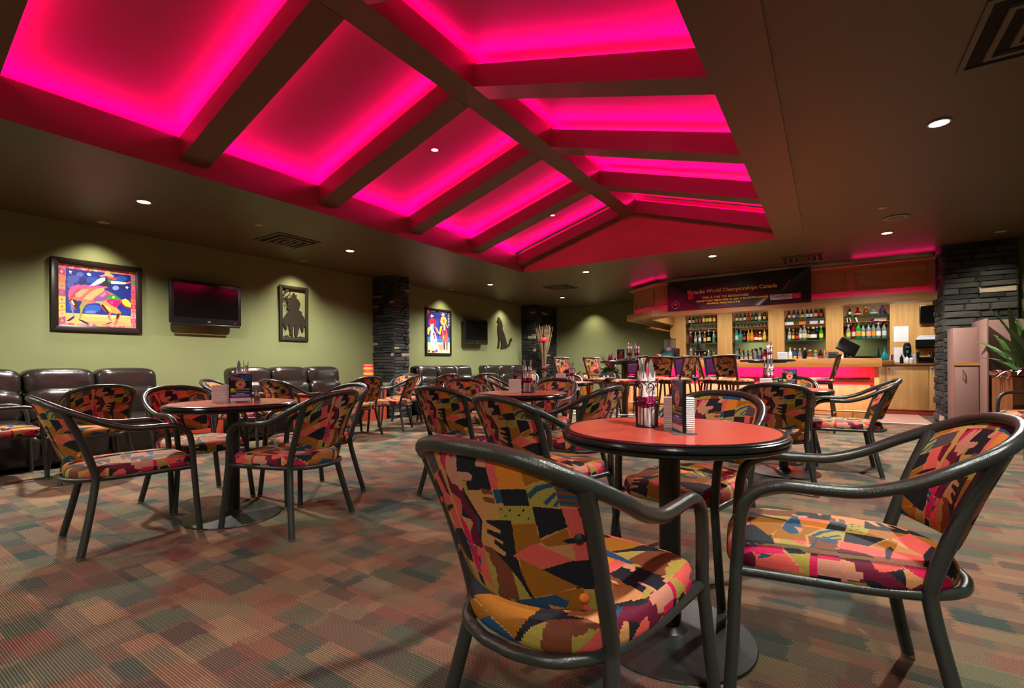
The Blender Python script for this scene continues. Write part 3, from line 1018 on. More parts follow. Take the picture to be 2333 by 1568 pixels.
TABLES = {'T1': (-3.33, 1.63), 'T2': (-2.17, 3.42), 'T3': (-.49, 1.79), 'T4': (-2.95, 5.72), 'T5': (-.34, 5.0)}
TL = {'T1': 'round red table with a karaoke flyer, in front of the sofas', 'T2': 'round red table in the middle with two armchairs behind it', 'T3': 'nearest round red table with the scrolled cutlery basket',
      'T4': 'far round red table in front of the dried branches', 'T5': 'round red table nearest the bar cabinet with a dark flyer'}
for k, (x, y) in TABLES.items():
    if k == 'T1':
        table0.location = (x, y, 0); table0['label'] = TL[k]; table0['group'] = 'round red tables'
    else:
        dup(table0, (x, y, 0), 0.3, TL[k], 'round red tables')

CH = [
 (-.55, 1.155, 82, 'nearest armchair, back turned, with blue glint on its rail'),
 (-.01, 1.78, 188, 'large armchair facing left at the right of the nearest table'),
 (-1.29, 2.32, 75, 'armchair left of the nearest table, back turned'),
 (-.56, 2.37, 258, 'armchair facing the camera behind the nearest table'),
 (-3.465, 1.115, 84, 'leftmost front armchair seen side on facing right'),
 (-2.885, 1.757, 195, 'front armchair right of the flyer table, back turned'),
 (-3.38, 2.25, 270, 'armchair behind the flyer table half hidden by another'),
 (-3.95, 1.68, 0, 'armchair facing us at the sofa side of the flyer table'),
 (-5.69, 1.53, 177, 'armchair with its back to us in front of the first sofa'),
 (-6.08, .98, 90, 'armchair cut off by the left picture edge'),
 (-2.36, 2.935, 90, 'armchair with back turned in front of the middle table'),
 (-1.645, 3.18, 175, 'armchair right of the middle table facing left'),
 (-3.1, 3.97, -30, 'armchair behind the middle table on the sofa side'),
 (-2.36, 4.12, -84, 'armchair behind the middle table on the bar side'),
 (-.35, 4.45, 92, 'armchair with back turned in front of the far flyer table'),
 (.10, 5.38, 183, 'armchair facing left between the nearest pair and the bar cabinet'),
 (-.35, 5.72, 268, 'armchair behind the far flyer table facing us'),
 (1.86, 7.2, 195, 'armchair at the right picture edge beside the planter'),
 (-5.67, 4.46, 172, 'armchair with back turned near the striped lamp'),
 (-5.66, 5.12, 212, 'armchair facing left in front of the stone pier'),
 (-6.05, 5.72, -62, 'armchair facing us in front of the stone pier'),
 (-5.53, 3.48, 100, 'armchair before the second sofa with its back to us'),
 (-5.9, 3.0, 40, 'armchair behind the flyer table cutlery by the second sofa'),
 (-3.53, 5.45, 22, 'armchair with back turned at the far round table'),
 (-3.2, 6.17, -70, 'armchair facing us behind the far round table'),
 (-5.35, 6.95, 150, 'armchair with back turned before the third sofa'),
 (-5.75, 6.3, 165, 'armchair by the third sofa nearest the stone pier'),
 (-5.05, 8.1, -60, 'armchair facing us before the third sofa'),
 (-4.7, 8.9, 200, 'armchair before the dried branches'),
]
for c in CH:
    chair(*c)

# ------------------------------------------------------------------ RED END TABLES AND LAMP
def end_table(x, y, label, w=.46, h=.62):
    t = thing('end_table', label, 'table', (x, y, 0), 0, 'red cube end tables')
    a = w / 2
    MB().box(-a + .02, a - .02, -a + .02, a - .02, .0, h - .035).build('body', 'red_laminate', t, smooth=False)
    MB().box(-a, a, -a, a, h - .035, h - .004).build('edge_band', 'table_edge', t, bevel=.012)
    MB().box(-a + .01, a - .01, -a + .01, a - .01, h - .006, h).build('top', 'table_red', t, smooth=False)
    return t
end_table(-5.95, 3.98, 'low red table beside the second sofa', .40)
end_table(-6.75, 2.87, 'low red table between the first two sofas')
end_table(-7.05, 5.88, 'low red table with the striped lamp beside the stone pier')
end_table(-6.10, 7.02, 'low red table past the stone pier before the third sofa')
t = thing('table_lamp', 'striped orange table lamp beside the stone pier', 'lamp', (-7.06, 5.86, .62))
MB().lathe([(.06, 0), (.06, .012), (.02, .02), (.016, .08), (.03, .11), (.012, .14), (.010, .17)], 20).build('base', 'pot_orange', t)
names = ('shade_orange', 'shade_red', 'shade_yellow', 'shade_orange', 'shade_magenta', 'shade_orange', 'shade_yellow', 'shade_red', 'shade_orange')
for i, nm in enumerate(names):
    z0 = .16 + i * .027
    r0 = .100 - .0010 * i
    MB().lathe([(r0 - .004, z0), (r0, z0), (r0 - .0012, z0 + .027), (r0 - .0052, z0 + .027)], 28).build('shade_band', nm, t)

# ------------------------------------------------------------------ LEATHER SOFAS
def pad(cx, cy, cz, w, d, h, e=3.0, wr=0.0, seed=0, nu=40, nv=22, lean=0.0):
    """puffy pad: superellipsoid w (y) x d (x) x h (z)"""
    r = random.Random(seed)
    ph = [r.uniform(0, 6.28) for _ in range(6)]
    mb = MB()
    vs, fs = [], []
    def sp(c, p):
        return math.copysign(abs(c) ** p, c)
    p = 2.0 / e
    for j in range(nv + 1):
        b = -math.pi / 2 + math.pi * j / nv
        for i in range(nu):
            a = 2 * math.pi * i / nu
            x = sp(math.cos(b), p) * sp(math.cos(a), p)
            y = sp(math.cos(b), p) * sp(math.sin(a), p)
            z = sp(math.sin(b), p)
            k = 1 + wr * (math.sin(9 * y + ph[0] + 2 * z) * .5 + math.sin(15 * y - 4 * z + ph[1]) * .3 + math.sin(6 * z + 5 * y + ph[2]) * .3) * (1 - abs(z) ** 4)
            vs.append((cx + x * d / 2 * k - lean * z * h / 2, cy + y * w / 2, cz + z * h / 2))
    for j in range(nv):
        for i in range(nu):
            i2 = (i + 1) % nu
            fs.append((j * nu + i, j * nu + i2, (j + 1) * nu + i2, (j + 1) * nu + i))
    mb.add(vs, fs)
    return mb
def make_sofa(L=2.0):
    """back along -x, seats face +x; runs along y from 0 to L; wall side at x=0"""
    t = thing('sofa', 'sofa', 'sofa')
    arm = .20
    n = 3
    w = (L - 2 * arm) / n
    MB().box(.12, .88, .06, L - .06, .03, .30).build('base', 'leather', t, bevel=.03)
    MB().box(.05, .26, .08, L - .08, .10, .74).build('back_frame', 'leather', t, bevel=.05)
    for i in range(n):
        y = arm * .55 + (L - arm * 1.1) / n * (i + .5)
        wb = (L - arm * 1.1) / n
        pad(.29, y, .845, wb * 1.0, .30, .30, 4.2, .05, i, lean=.16).build('head_cushion', 'leather', t)
        pad(.36, y, .60, wb * .99, .32, .38, 4.0, .08, i + 9, lean=.10).build('back_cushion', 'leather', t)
        y = arm + w * (i + .5)
        pad(.60, y, .38, w * .99, .66, .20, 3.6, .03, i + 20).build('seat_cushion', 'leather', t)
        pad(.90, y, .21, w * .98, .12, .32, 3.6, .03, i + 30).build('footrest', 'leather', t)
    for s, y in ((0, arm / 2), (1, L - arm / 2)):
        pad(.50, y, .34, arm * 1.15, .90, .60, 3.4, .03, 40 + s).build('arm', 'leather', t)
    for x in (.2, .8):
        for y in (.15, L - .15):
            MB().box(x - .03, x + .03, y - .03, y + .03, 0, .06).build('foot', 'black_matte', t, smooth=False)
    return t
sofa0 = make_sofa()
SO = [(.60, 'brown leather sofa at the left picture edge under the bronco picture'), (3.24, 'brown leather sofa under the rider silhouette'), (6.85, 'brown leather sofa just past the stone pier'), (9.15, 'farthest leather sofa below the howling wolf')]
for i, (y, lb) in enumerate(SO):
    if i == 0:
        sofa0.location = (-7.31, y, 0); sofa0['label'] = lb; sofa0['group'] = 'leather sofas along the wall'
    else:
        dup(sofa0, (-7.31, y, 0), 0, lb, 'leather sofas along the wall')

# ------------------------------------------------------------------ BAR STOOLS AND HIGH TABLES
def make_stool(fab=True):
    t = thing('bar_stool', 'stool', 'stool')
    fr = 'dark_wood' if fab else 'black_matte'
    for s in (-1, 1):
        for f in (-1, 1):
            top = (s * .155, f * .15, .70)
            bot = (s * .215, f * .215, 0)
            if f < 0:
                MB().tube([bot, top, (s * .17, -.175, .80), (s * .19, -.255, 1.09)], .016, 8).build('leg', fr, t)
            else:
                MB().tube([bot, top], .017, 8).build('leg', fr, t)
    MB().box(-.185, .185, -.18, .18, .685, .725).build('seat_frame', fr, t, bevel=.01)
    for f in (-1, 1):
        MB().tube([(-.195, f * .19, .27), (.195, f * .19, .27)], .010, 8).build('stretcher', 'steel', t)
        MB().tube([(f * .195, -.19, .23), (f * .195, .19, .23)], .010, 8).build('stretcher', 'steel', t)
    MB().tube(smooth_path([(-.215, -.235, 1.10), (-.1, -.275, 1.105), (.1, -.275, 1.105), (.215, -.235, 1.10)], 6), .017, 8).build('top_rail', fr, t)
    def rect_pad(fn, nu, nv, off):
        a = grid_mesh('', fn(off[0]), nu, nv); b = grid_mesh('', fn(off[1]), nu, nv)
        u = (np.arange(nu) + .5) / nu; v = (np.arange(nv) + .5) / nv
        U, V = np.meshgrid(u, v)
        ca = fabric_colors(U.ravel(), V.ravel(), .3, .1, True, .8, .8); cb = fabric_colors(U.ravel(), V.ravel(), .1, .5, False, .8, .8)
        return [(a[0], a[1], ca), (b[0], b[1], cb)]
    def seatf(o):
        def f(U, V):
            x, y = (U * 2 - 1), (V * 2 - 1)
            p = (np.clip(1 - np.abs(x) ** 5, 0, 1) * np.clip(1 - np.abs(y) ** 5, 0, 1)) ** .5
            return x * .205, y * .20, .735 + o * p
        return f
    def backf(o):
        def f(U, V):
            x = U * 2 - 1
            p = (np.clip(1 - np.abs(x) ** 6, 0, 1) * np.clip(1 - np.abs(V * 2 - 1) ** 6, 0, 1)) ** .5
            z = .80 + V * .29
            return x * (.165 + .02 * V), -.175 - .075 * V - .03 * (1 - x * x) + o * p, z
        return f
    if fab:
        place(bpy.data.objects.new('seat', sheets('stool_seat', rect_pad(seatf, 48, 48, (.045, -.012)))), t)
        place(bpy.data.objects.new('backrest', sheets('stool_back', rect_pad(backf, 48, 40, (.022, -.012)))), t)
    else:
        for nm, fn, off in (('seat', seatf, (.05, -.012)), ('backrest', backf, (.02, -.012))):
            a = grid_mesh('', fn(off[0]), 24, 24); b = grid_mesh('', fn(off[1]), 24, 24)
            me = sheets(nm, [(a[0], a[1], np.ones((576, 3))), (b[0], b[1], np.ones((576, 3)))], 'purple_vinyl')
            place(bpy.data.objects.new(nm, me), t)
    return t
stool0 = make_stool(True)
pstool0 = make_stool(False)
def stools(proto, lst, group):
    for i, (x, y, phi, lb) in enumerate(lst):
        rz = math.radians(phi) - math.pi / 2
        if i == 0:
            proto.location = (x, y, 0); proto.rotation_euler = (0, 0, rz); proto['label'] = lb; proto['group'] = group
        else:
            dup(proto, (x, y, 0), rz, lb, group)
stools(stool0, [
 (-3.42, 6.95, -8, 'patterned bar stool farthest from the bar, facing the high table'),
 (-3.05, 7.30, -12, 'patterned bar stool left of the high table with two cutlery caddies'),
 (-2.456, 6.74, 214, 'patterned bar stool in front of the high table with two caddies'),
 (-2.38, 7.98, 120, 'patterned bar stool between the high table and the bar'),
 (-1.98, 7.60, 165, 'patterned bar stool right of the high table, back turned'),
 (-1.50, 8.02, 20, 'patterned bar stool left of the high table with the wire caddy'),
 (-1.12, 7.58, 60, 'patterned bar stool before the high table with the wire caddy'),
 (-.12, 8.30, 175, 'patterned bar stool facing left near the bar cabinet'),
], 'patterned bar stools')
stools(pstool0, [
 (-3.05, 9.12, 90, 'purple bar stool behind the potted plant at the bar'),
 (-2.15, 9.12, 90, 'purple bar stool in the middle of the bar front'),
 (-1.62, 9.12, 90, 'purple bar stool nearest the wire caddy table at the bar'),
], 'purple stools along the bar')
def high_table(x, y, label):
    t = thing('high_table', label, 'table', (x, y, 0), 0, 'tall round tables')
    R = .38
    MB().lathe([(R - .03, 1.012), (R - .01, 1.014), (R, 1.022), (R, 1.036), (R - .008, 1.046), (R - .02, 1.05), (0, 1.05)], 56).build('tabletop', 'table_edge', t)
    MB().lathe([(.10, .985), (.26, 1.0), (.26, 1.012)], 32).build('mounting_plate', 'base_metal', t)
    MB().lathe([(.05, .02), (.05, 1.0)], 24).build('pole', 'dark_wood', t)
    MB().lathe([(.28, 0), (.285, .006), (.28, .014), (.10, .028), (.055, .05)], 40).build('base', 'base_metal', t)
high_table(-2.66, 7.22, 'tall round table with two cutlery caddies before the green wall')
high_table(-.77, 8.24, 'tall round table with a wire caddy in front of the bar')
# ================================================================== PICTURES AND SCREENS ON THE SOFA WALL
ROTW = (0, 0, math.pi / 2)       # local x -> world y, local -y -> world x (faces the room)
def framed(label, y0, y1, z0, z1, fw, shapes, base, quad, nx, ny):
    t = thing('framed_picture', label, 'picture', (XL + .001, y0, z0), math.pi / 2)
    w, h = y1 - y0, z1 - z0
    def bar(pts):
        MB().prism(pts, -.035, -.002, 'y').build('frame_bar', 'picture_frame', t, bevel=.006)
    bar([(0, 0), (w, 0), (w - fw, fw), (fw, fw)])
    bar([(w, 0), (w, h), (w - fw, h - fw), (w - fw, fw)])
    bar([(w, h), (0, h), (fw, h - fw), (w - fw, h - fw)])
    bar([(0, h), (0, 0), (fw, fw), (fw, h - fw)])
    MB().box(fw - .005, w - fw + .005, -.012, 0, fw - .005, h - fw + .005).build('backing', 'black_matte', t, smooth=False)
    q = inv_quad(quad)
    sh = [(srgb(*c), [q(p) for p in poly]) for c, poly in shapes]
    print_panel('canvas', sh, srgb(*base), w - 2 * fw, h - 2 * fw, nx, ny, 'art_print', t, (fw, -.014, fw))
    return t

def blob(cx, cy, rx, ry, n=10):
    return [(cx + rx * math.cos(6.2832 * k / n), cy + ry * math.sin(6.2832 * k / n)) for k in range(n)]
BR = [((28, 42, 120), [(350,288),(1502,425),(1492,1332),(338,1242)])]
for cx, cy, rx, ry, c in ((480,480,110,70,(60,70,150)),(600,400,70,40,(78,84,165)),(430,580,60,60,(70,72,150)),(820,500,120,60,(40,70,150)),(1320,480,120,50,(36,80,165)),(1380,720,100,80,(24,44,130)),(820,1000,150,70,(34,80,170)),(780,1060,110,30,(90,110,190)),(1230,640,60,40,(120,150,215)),(640,540,60,70,(24,36,90)),(1400,1060,90,60,(28,52,140)),(440,960,60,90,(30,60,150))):
    BR.append((c, blob(cx, cy, rx, ry)))
BR += [
 ((232,158,96), [(338,1065),(640,1090),(1490,1135),(1492,1332),(338,1242)]),
 ((240,178,112), [(640,1092),(1480,1136),(1200,1170),(700,1140)]), ((236,140,100), [(700,1220),(1300,1230),(1480,1300),(760,1290)]),
 ((30,34,74), [(350,1212),(470,1130),(497,1105),(492,1165),(400,1222)]), ((30,34,74), [(560,1190),(622,1192),(765,1262),(690,1268)]), ((30,34,74), [(1005,1282),(1150,1234),(1165,1246),(1085,1280)]),
 ((240,240,232), [(425,330),(437,345),(470,338),(445,362),(460,398),(436,370),(415,385),(425,358),(405,345)]), ((240,236,225), [(720,385),(750,372),(770,380),(800,398),(790,425),(760,428),(735,412)]), ((238,238,226), [(1408,615),(1425,620),(1440,605),(1445,628),(1462,635),(1442,645),(1435,668),(1422,648),(1405,640)]), ((24,28,70), [(700,490),(712,470),(720,520),(712,560),(704,540)]),
 # horse
 ((226,92,88), [(398,770),(420,700),(470,650),(560,620),(700,612),(900,630),(1080,690),(1200,748),(1325,840),(1320,905),(1245,985),(1325,1072),(1295,1152),(1232,1295),(1195,1295),(1228,1172),(1248,1105),(1150,1080),(1118,1138),(1160,1222),(1130,1215),(1078,1150),(1108,1082),(1020,1032),(960,955),(938,905),(820,905),(700,930),(642,1010),(612,1130),(602,1192),(568,1192),(600,1080),(590,960),(640,880),(600,860),(560,850),(545,960),(530,1010),(500,1012),(470,960),(418,900),(398,830)]),
 ((150,60,60), [(420,800),(500,700),(560,660),(620,650),(560,720),(500,790),(440,840)]),
 ((232,70,130), [(385,790),(398,690),(425,640),(440,605),(455,630),(472,592),(500,602),(520,580),(545,592),(575,565),(600,588),(690,578),(720,590),(770,592),(800,602),(900,598),(1000,606),(1095,622),(1080,640),(900,636),(760,632),(600,648),(500,690),(440,760)]),
 ((246,140,110), [(510,740),(640,660),(760,660),(700,720),(600,800),(540,800)]),
 ((238,150,100), [(650,832),(720,760),(800,700),(900,650),(1040,628),(1020,690),(975,715),(965,740),(930,752),(905,780),(870,785),(850,810),(820,830),(790,855)]),
 ((126,72,130), [(830,835),(930,755),(1060,690),(1130,752),(1095,835),(1000,870),(900,905),(850,885)]), ((170,110,150), [(930,780),(1040,710),(1080,740),(1000,800)]), ((120,150,110), [(880,870),(1000,868),(960,910),(870,905)]),
 ((40,140,40), [(1108,765),(1200,748),(1325,840),(1315,862),(1180,832),(1085,838)]), ((235,235,225), [(1165,800),(1190,785),(1212,800),(1205,818),(1180,822)]),
 ((214,14,98), [(1055,870),(1120,832),(1300,850),(1322,900),(1245,985),(1180,965),(1130,935)]), ((232,60,140), [(1120,880),(1180,860),(1190,920),(1140,920)]),
 ((244,140,70), [(950,905),(1050,862),(1130,935),(1240,995),(1315,1072),(1290,1105),(1120,1065),(1010,990)]), ((250,180,100), [(1040,940),(1120,980),(1150,1050),(1060,1000)]),
 ((46,30,30), [(962,940),(1000,920),(1030,960),(1100,1050),(1120,1075),(1090,1080),(1020,1020)]), ((60,36,30), [(1240,1100),(1300,1080),(1285,1155),(1240,1200)]),
 ((244,196,60), [(1330,855),(1400,828),(1455,862),(1495,912),(1492,985),(1400,962),(1345,905)]), ((140,22,60), [(1325,895),(1400,962),(1492,988),(1485,1015),(1380,985),(1335,940)]),
 ((44,34,34), [(400,852),(440,832),(520,842),(562,870),(565,960),(545,1015),(505,995),(460,900)]), ((240,220,190), [(438,862),(462,850),(505,930),(482,935)]), ((90,120,160), [(430,930),(470,960),(490,1090),(470,1100),(440,1000)]),
 ((140,132,62), [(640,870),(765,858),(700,932),(652,1000),(622,1120),(603,1192),(572,1188),(600,1080),(594,950)]),
 # rider
 ((30,46,34), [(980,575),(1040,458),(1142,508),(1142,585),(1090,605),(978,605)]), ((50,130,50), [(1080,480),(1135,505),(1120,560)]), ((70,40,50), [(980,590),(1090,590),(1080,615),(985,612)]),
 ((240,226,196), [(770,602),(900,500),(980,458),(1050,458),(1040,512),(960,560),(880,592)]), ((240,222,190), [(1140,508),(1300,530),(1420,545),(1492,532),(1492,555),(1380,577),(1150,567)]), ((230,90,100), [(1410,545),(1498,528),(1498,550),(1430,567)]),
 ((220,140,100), [(945,425),(1035,402),(1048,350),(1082,328),(1122,350),(1132,388),(1205,430),(1185,452),(1060,432),(970,440)]), ((214,70,80), [(1060,440),(1180,450),(1262,480),(1225,503),(1130,490)]),
]
bc = [(206,70,120),(240,150,150),(180,110,60),(220,170,60),(150,60,110),(232,120,100),(90,140,70),(214,40,90),(196,120,140)]
rr_ = random.Random(5)
def border_strip(p0, p1, p2, p3, n):
    out = []
    for k in range(n):
        a, b = k / n, (k + .86) / n
        def L(A, B, t): return (A[0] + (B[0] - A[0]) * t, A[1] + (B[1] - A[1]) * t)
        q = [L(p0, p1, a), L(p0, p1, b), L(p3, p2, b), L(p3, p2, a)]
        out.append((rr_.choice(bc), q))
        c = (sum(p[0] for p in q) / 4, sum(p[1] for p in q) / 4)
        s = abs(q[1][0] - q[0][0]) * .3 + abs(q[1][1] - q[0][1]) * .3
        out.append((rr_.choice(bc), [(c[0], c[1] - s), (c[0] + s, c[1]), (c[0], c[1] + s), (c[0] - s, c[1])]))
    return out
BR += border_strip((222,195), (1000,300), (1000,365), (365,290), 9) + border_strip((1130,330), (1585,375), (1585,425), (1130,375), 8)
BR += border_strip((215,1275), (215,250), (345,300), (340,1240), 8) + border_strip((1500,1340), (1505,420), (1582,430), (1580,1350), 11) + border_strip((340,1240), (1490,1320), (1490,1352), (340,1282), 22)
framed('framed picture of a rider on a bucking pink horse', 1.615, 2.477, 1.43, 2.272, .065, BR, (206, 96, 120), [(218,190),(1583,372),(1580,1355),(213,1275)], 200, 190)

RQ = [(222,175),(835,262),(832,1408),(215,1390)]
RD = [((44,44,118), [(218,170),(840,255),(840,1000),(214,960)]), ((60,60,150), [(300,400),(560,450),(520,700),(330,680)]), ((36,120,176), [(214,930),(840,958),(840,1112),(214,1092)]), ((30,80,170), [(470,900),(640,920),(640,1000),(480,990)]),
 ((236,178,150), [(214,1092),(840,1106),(840,1412),(212,1395)]), ((226,140,120), [(520,1150),(660,1150),(640,1330),(560,1340)]), ((205,40,70), [(222,180),(352,196),(300,260),(255,320),(228,430)]), ((240,190,120), [(224,180),(300,188),(240,260)]),
 ((232,232,236), [(345,210),(460,222),(455,238),(350,226)]), ((232,232,236), [(545,230),(760,262),(755,290),(555,246)]),
 ((232,216,214), [(303,352),(335,335),(348,290),(372,325),(418,348),(380,372),(330,372)]), ((232,120,90), [(335,372),(375,372),(370,405),(342,402)]),
 ((204,34,62), [(265,545),(295,425),(345,395),(425,440),(468,560),(435,615),(400,560),(330,562),(290,615)]), ((40,90,120), [(330,410),(375,410),(360,470)]),
 ((240,206,90), [(222,872),(230,705),(320,630),(335,700),(285,780),(272,872)]), ((222,90,70), [(418,640),(470,652),(560,865),(480,825)]), ((240,200,130), [(470,700),(490,690),(550,840),(530,850)]),
 ((226,226,236), [(318,560),(345,590),(400,560),(395,760),(445,832),(485,1000),(495,1250),(470,1252),(432,1335),(398,1335),(390,1000),(372,1215),(342,1212),(305,1000),(325,750)]), ((120,170,190), [(360,600),(392,610),(390,720),(365,740)]), ((90,44,40), [(378,830),(432,818),(425,905),(390,912)]), ((70,60,110), [(280,800),(330,760),(310,950),(285,960)]), ((150,70,90), [(395,900),(440,920),(450,1010),(410,1000)]), ((60,50,60), [(430,1060),(450,1090),(450,1180),(435,1180)]),
 ((190,170,210), [(588,322),(630,305),(645,258),(682,298),(722,330),(660,342)]), ((238,120,100), [(640,342),(690,345),(680,385),(650,380)]),
 ((244,196,66), [(586,525),(605,400),(650,362),(720,380),(758,475),(745,562),(700,592),(628,605)]), ((226,100,90), [(640,470),(690,430),(710,520),(660,570)]),
 ((244,190,60), [(542,862),(580,652),(642,622),(605,782),(582,885)]), ((60,50,60), [(735,590),(805,720),(828,905),(780,855)]), ((244,190,70), [(735,575),(800,680),(790,700),(730,610)]), ((200,50,50), [(545,960),(600,900),(620,960),(570,990)]),
 ((226,84,62), [(632,645),(722,640),(775,862),(795,982),(772,1182),(740,1185),(738,1000),(702,1012),(692,1302),(660,1305),(640,1002),(626,852),(638,700)]), ((60,50,60), [(640,660),(690,660),(640,760)]), ((240,230,225), [(668,588),(702,590),(712,762),(680,742)]), ((214,20,90), [(648,772),(742,760),(722,885),(680,862)]), ((50,40,90), [(650,830),(690,880),(735,840),(700,910)]), ((244,170,60), [(640,900),(690,940),(670,1000)]), ((90,170,40), [(636,962),(672,962),(662,1035)]), ((40,60,60), [(672,1110),(705,1100),(705,1310),(678,1312)]), ((40,44,50), [(742,1120),(772,1110),(768,1310),(742,1312)]), ((200,160,220), [(690,1320),(800,1330),(800,1380),(700,1370)]), ((80,70,160), [(430,1300),(500,1300),(500,1380),(440,1375)]), ((40,40,50), [(240,1310),(300,1320),(290,1370),(245,1365)]), ((60,50,60), [(340,1330),(430,1350),(420,1390),(350,1385)])]
for k in range(9):
    RD.append(((232, 232, 240), [(790, 280 + 42 * k), (835, 286 + 42 * k), (835, 302 + 42 * k), (790, 296 + 42 * k)]))
framed('tall framed picture of two riders side by side', 7.655, 8.51, 1.226, 2.27, .05, RD, (60, 60, 130), RQ, 130, 170)

# rider silhouette in an open metal frame
q = inv_quad([(137, 95), (830, 188), (840, 1440), (152, 1415)])
w, h = .505, .90
t = thing('rider_silhouette', 'bronze cutout of a roping rider in an open frame', 'wall art', (XL + .012, 4.318, 1.418), math.pi / 2)
def pm(poly): return [(q(p)[0] * w, q(p)[1] * h) for p in poly]
fw = .052
for pts in ([(0, 0), (w, 0), (w - fw, fw), (fw, fw)], [(w, 0), (w, h), (w - fw, h - fw), (w - fw, fw)], [(w, h), (0, h), (fw, h - fw), (w - fw, h - fw)], [(0, h), (0, 0), (fw, fw), (fw, h - fw)]):
    MB().prism(pts, -.022, 0, 'y').build('frame_bar', 'silhouette_metal', t, bevel=.007)
def cutout(name, polys, parent, y0=-.012, y1=-.004, m='silhouette_metal'):
    mb = MB()
    for p in polys:
        mb.prism(p, y0, y1, 'y')
    o = mb.build(name, m, parent, smooth=False)
    bm = bmesh.new(); bm.from_mesh(o.data)
    bmesh.ops.triangulate(bm, faces=[f for f in bm.faces if len(f.verts) > 4])
    bm.to_mesh(o.data); bm.free()
    return o
RID = [(405,340),(430,362),(460,368),(455,320),(480,300),(515,310),(525,350),(550,352),(570,345),(560,395),(525,410),(535,430),(590,440),(640,530),(655,560),(640,605),(600,580),(620,660),(610,705),(690,755),(685,800),(740,880),(775,970),(772,1100),(735,1100),(720,1220),(695,1225),(665,1130),(650,1070),(640,1040),(625,1130),(590,1270),(575,1355),(540,1355),(520,1280),(510,1200),(520,1070),(490,1065),(475,1130),(475,1345),(440,1345),(430,1290),(400,1280),(410,1220),(385,1150),(375,1050),(355,1040),(330,1120),(325,1175),(300,1165),(270,1100),(240,1030),(222,970),(245,900),(300,810),(390,710),(345,690),(320,640),(335,600),(350,560),(330,480),(290,440),(295,390),(340,360),(345,410),(370,440),(385,415),(400,440),(410,405),(450,425),(455,400),(415,380)]
cutout('rider_shape', [pm(RID)], t)
cutout('ground_shape', [pm([(225,1345),(290,1300),(340,1295),(390,1340),(560,1350),(640,1325),(700,1335),(785,1365),(785,1400),(225,1395)])], t)
rope = [q(p) for p in [(300,400),(250,400),(235,350),(275,265),(350,215),(410,225),(420,265),(385,320),(330,370),(290,390)]]
MB().tube(smooth_path([(u * w, -.008, v * h) for u, v in rope], 5), .0055, 6).tube(smooth_path([(u * w, -.008, v * h) for u, v in [q(p) for p in [(270,420),(240,490),(240,525),(310,535),(300,580),(268,630)]]], 5), .0045, 6).tube(smooth_path([(u * w, -.008, v * h) for u, v in [q(p) for p in [(300,390),(265,350),(300,280),(370,235)]]], 5), .0045, 6).build('lasso', 'silhouette_metal', t)

# howling wolf cutout
WOLF = [(897,560),(910,566),(935,605),(943,645),(935,657),(955,700),(972,745),(987,800),(1000,812),(1006,790),(1014,756),(1035,738),(1046,768),(1026,768),(1016,812),(980,837),(925,847),(919,832),(930,815),(925,762),(914,757),(906,832),(896,842),(884,838),(891,818),(901,748),(893,700),(892,640),(899,602),(886,600),(893,576)]
t = thing('wolf_silhouette', 'bronze cutout of a sitting howling wolf', 'wall art', (XL + .012, 10.37, 1.42), math.pi / 2)
cutout('wolf_shape', [[((x - 884) / 162 * .735, (847 - y) / 287 * .86) for x, y in WOLF]], t)
for xx, zz in ((.2, .1), (.12, .7)):
    MB().box(xx - .01, xx + .01, -.006, .011, zz - .01, zz + .01).build('standoff', 'silhouette_metal', t, smooth=False)

# televisions
def tv(y0, y1, z0, z1, label, off=.12):
    t = thing('television', label, 'television', (XL + off, y0, z0), math.pi / 2, 'wall televisions')
    w, h = y1 - y0, z1 - z0
    MB().box(0, w, -.05, 0, 0, h).build('case', 'black_plastic', t, bevel=.012)
    MB().box(.045, w - .045, -.0515, -.045, .085, h - .04).build('screen', 'screen', t, smooth=False)
    MB().box(.02, w - .02, -.052, -.046, -.03, .0).build('speaker_bar', 'black_plastic', t, bevel=.006)
    text('maker_mark', 'LG', .028, 'print_grey', t, (w * .52, -.0512, .035), (math.pi / 2, 0, 0))
    MB().lathe([(.006, 0), (.006, .003)], 10).build('power_light', 'print_pink', t, (w - .09, -.05, .035), (math.pi / 2, 0, 0))
    MB().box(w * .3, w * .7, 0, off - .02, h * .3, h * .7).build('wall_bracket', 'black_matte', t, smooth=False)
    MB().box(w * .25, w * .75, off - .022, off - .002, h * .2, h * .8).build('wall_plate', 'black_matte', t, smooth=False)
k = (7.36 - .14) / 7.36
tv(2.785 * k, 3.718 * k, 1 + .60 * k, 1 + 1.191 * k, 'wall television between the bronco picture and rider silhouette')
tv(8.995 * k, 9.94 * k, 1 + .545 * k, 1 + 1.145 * k, 'wall television between the riders picture and the wolf')
# ================================================================== THE BAR
PINK2 = (1.0, 0.0, 0.6)
PINKB = (1.0, 0.0, 0.17)
BX0, BX1 = -3.55, 0.72
YS = 9.70
def bar_box(name, x0, x1, y0, y1, z0, z1, m, parent, **kw):
    return MB().box(x0, x1, y0, y1, z0, z1).build(name, m, parent, **kw)
bar = thing('bar_counter', 'long maple bar counter with pink glow under its top', 'bar counter', (0, 0, 0))
bar_box('nosing', BX0, BX1, 9.50, 9.56, .925, 1.065, 'maple_flat', bar, bevel=.006)
bar_box('counter_top', BX0, BX1, 9.56, 10.25, 1.02, 1.065, 'maple_flat', bar, smooth=False)
bar_box('front_panel', BX0 + .02, BX1 - .05, 9.80, 9.86, .16, 1.02, 'maple', bar, smooth=False)
bar_box('plinth', BX0 + .02, BX1 - .05, 9.66, 9.86, 0, .17, 'maple_flat', bar, bevel=.004)
bar_box('end_panel', BX1 - .09, BX1 - .03, 9.66, 10.25, 0, 1.02, 'maple', bar, smooth=False)
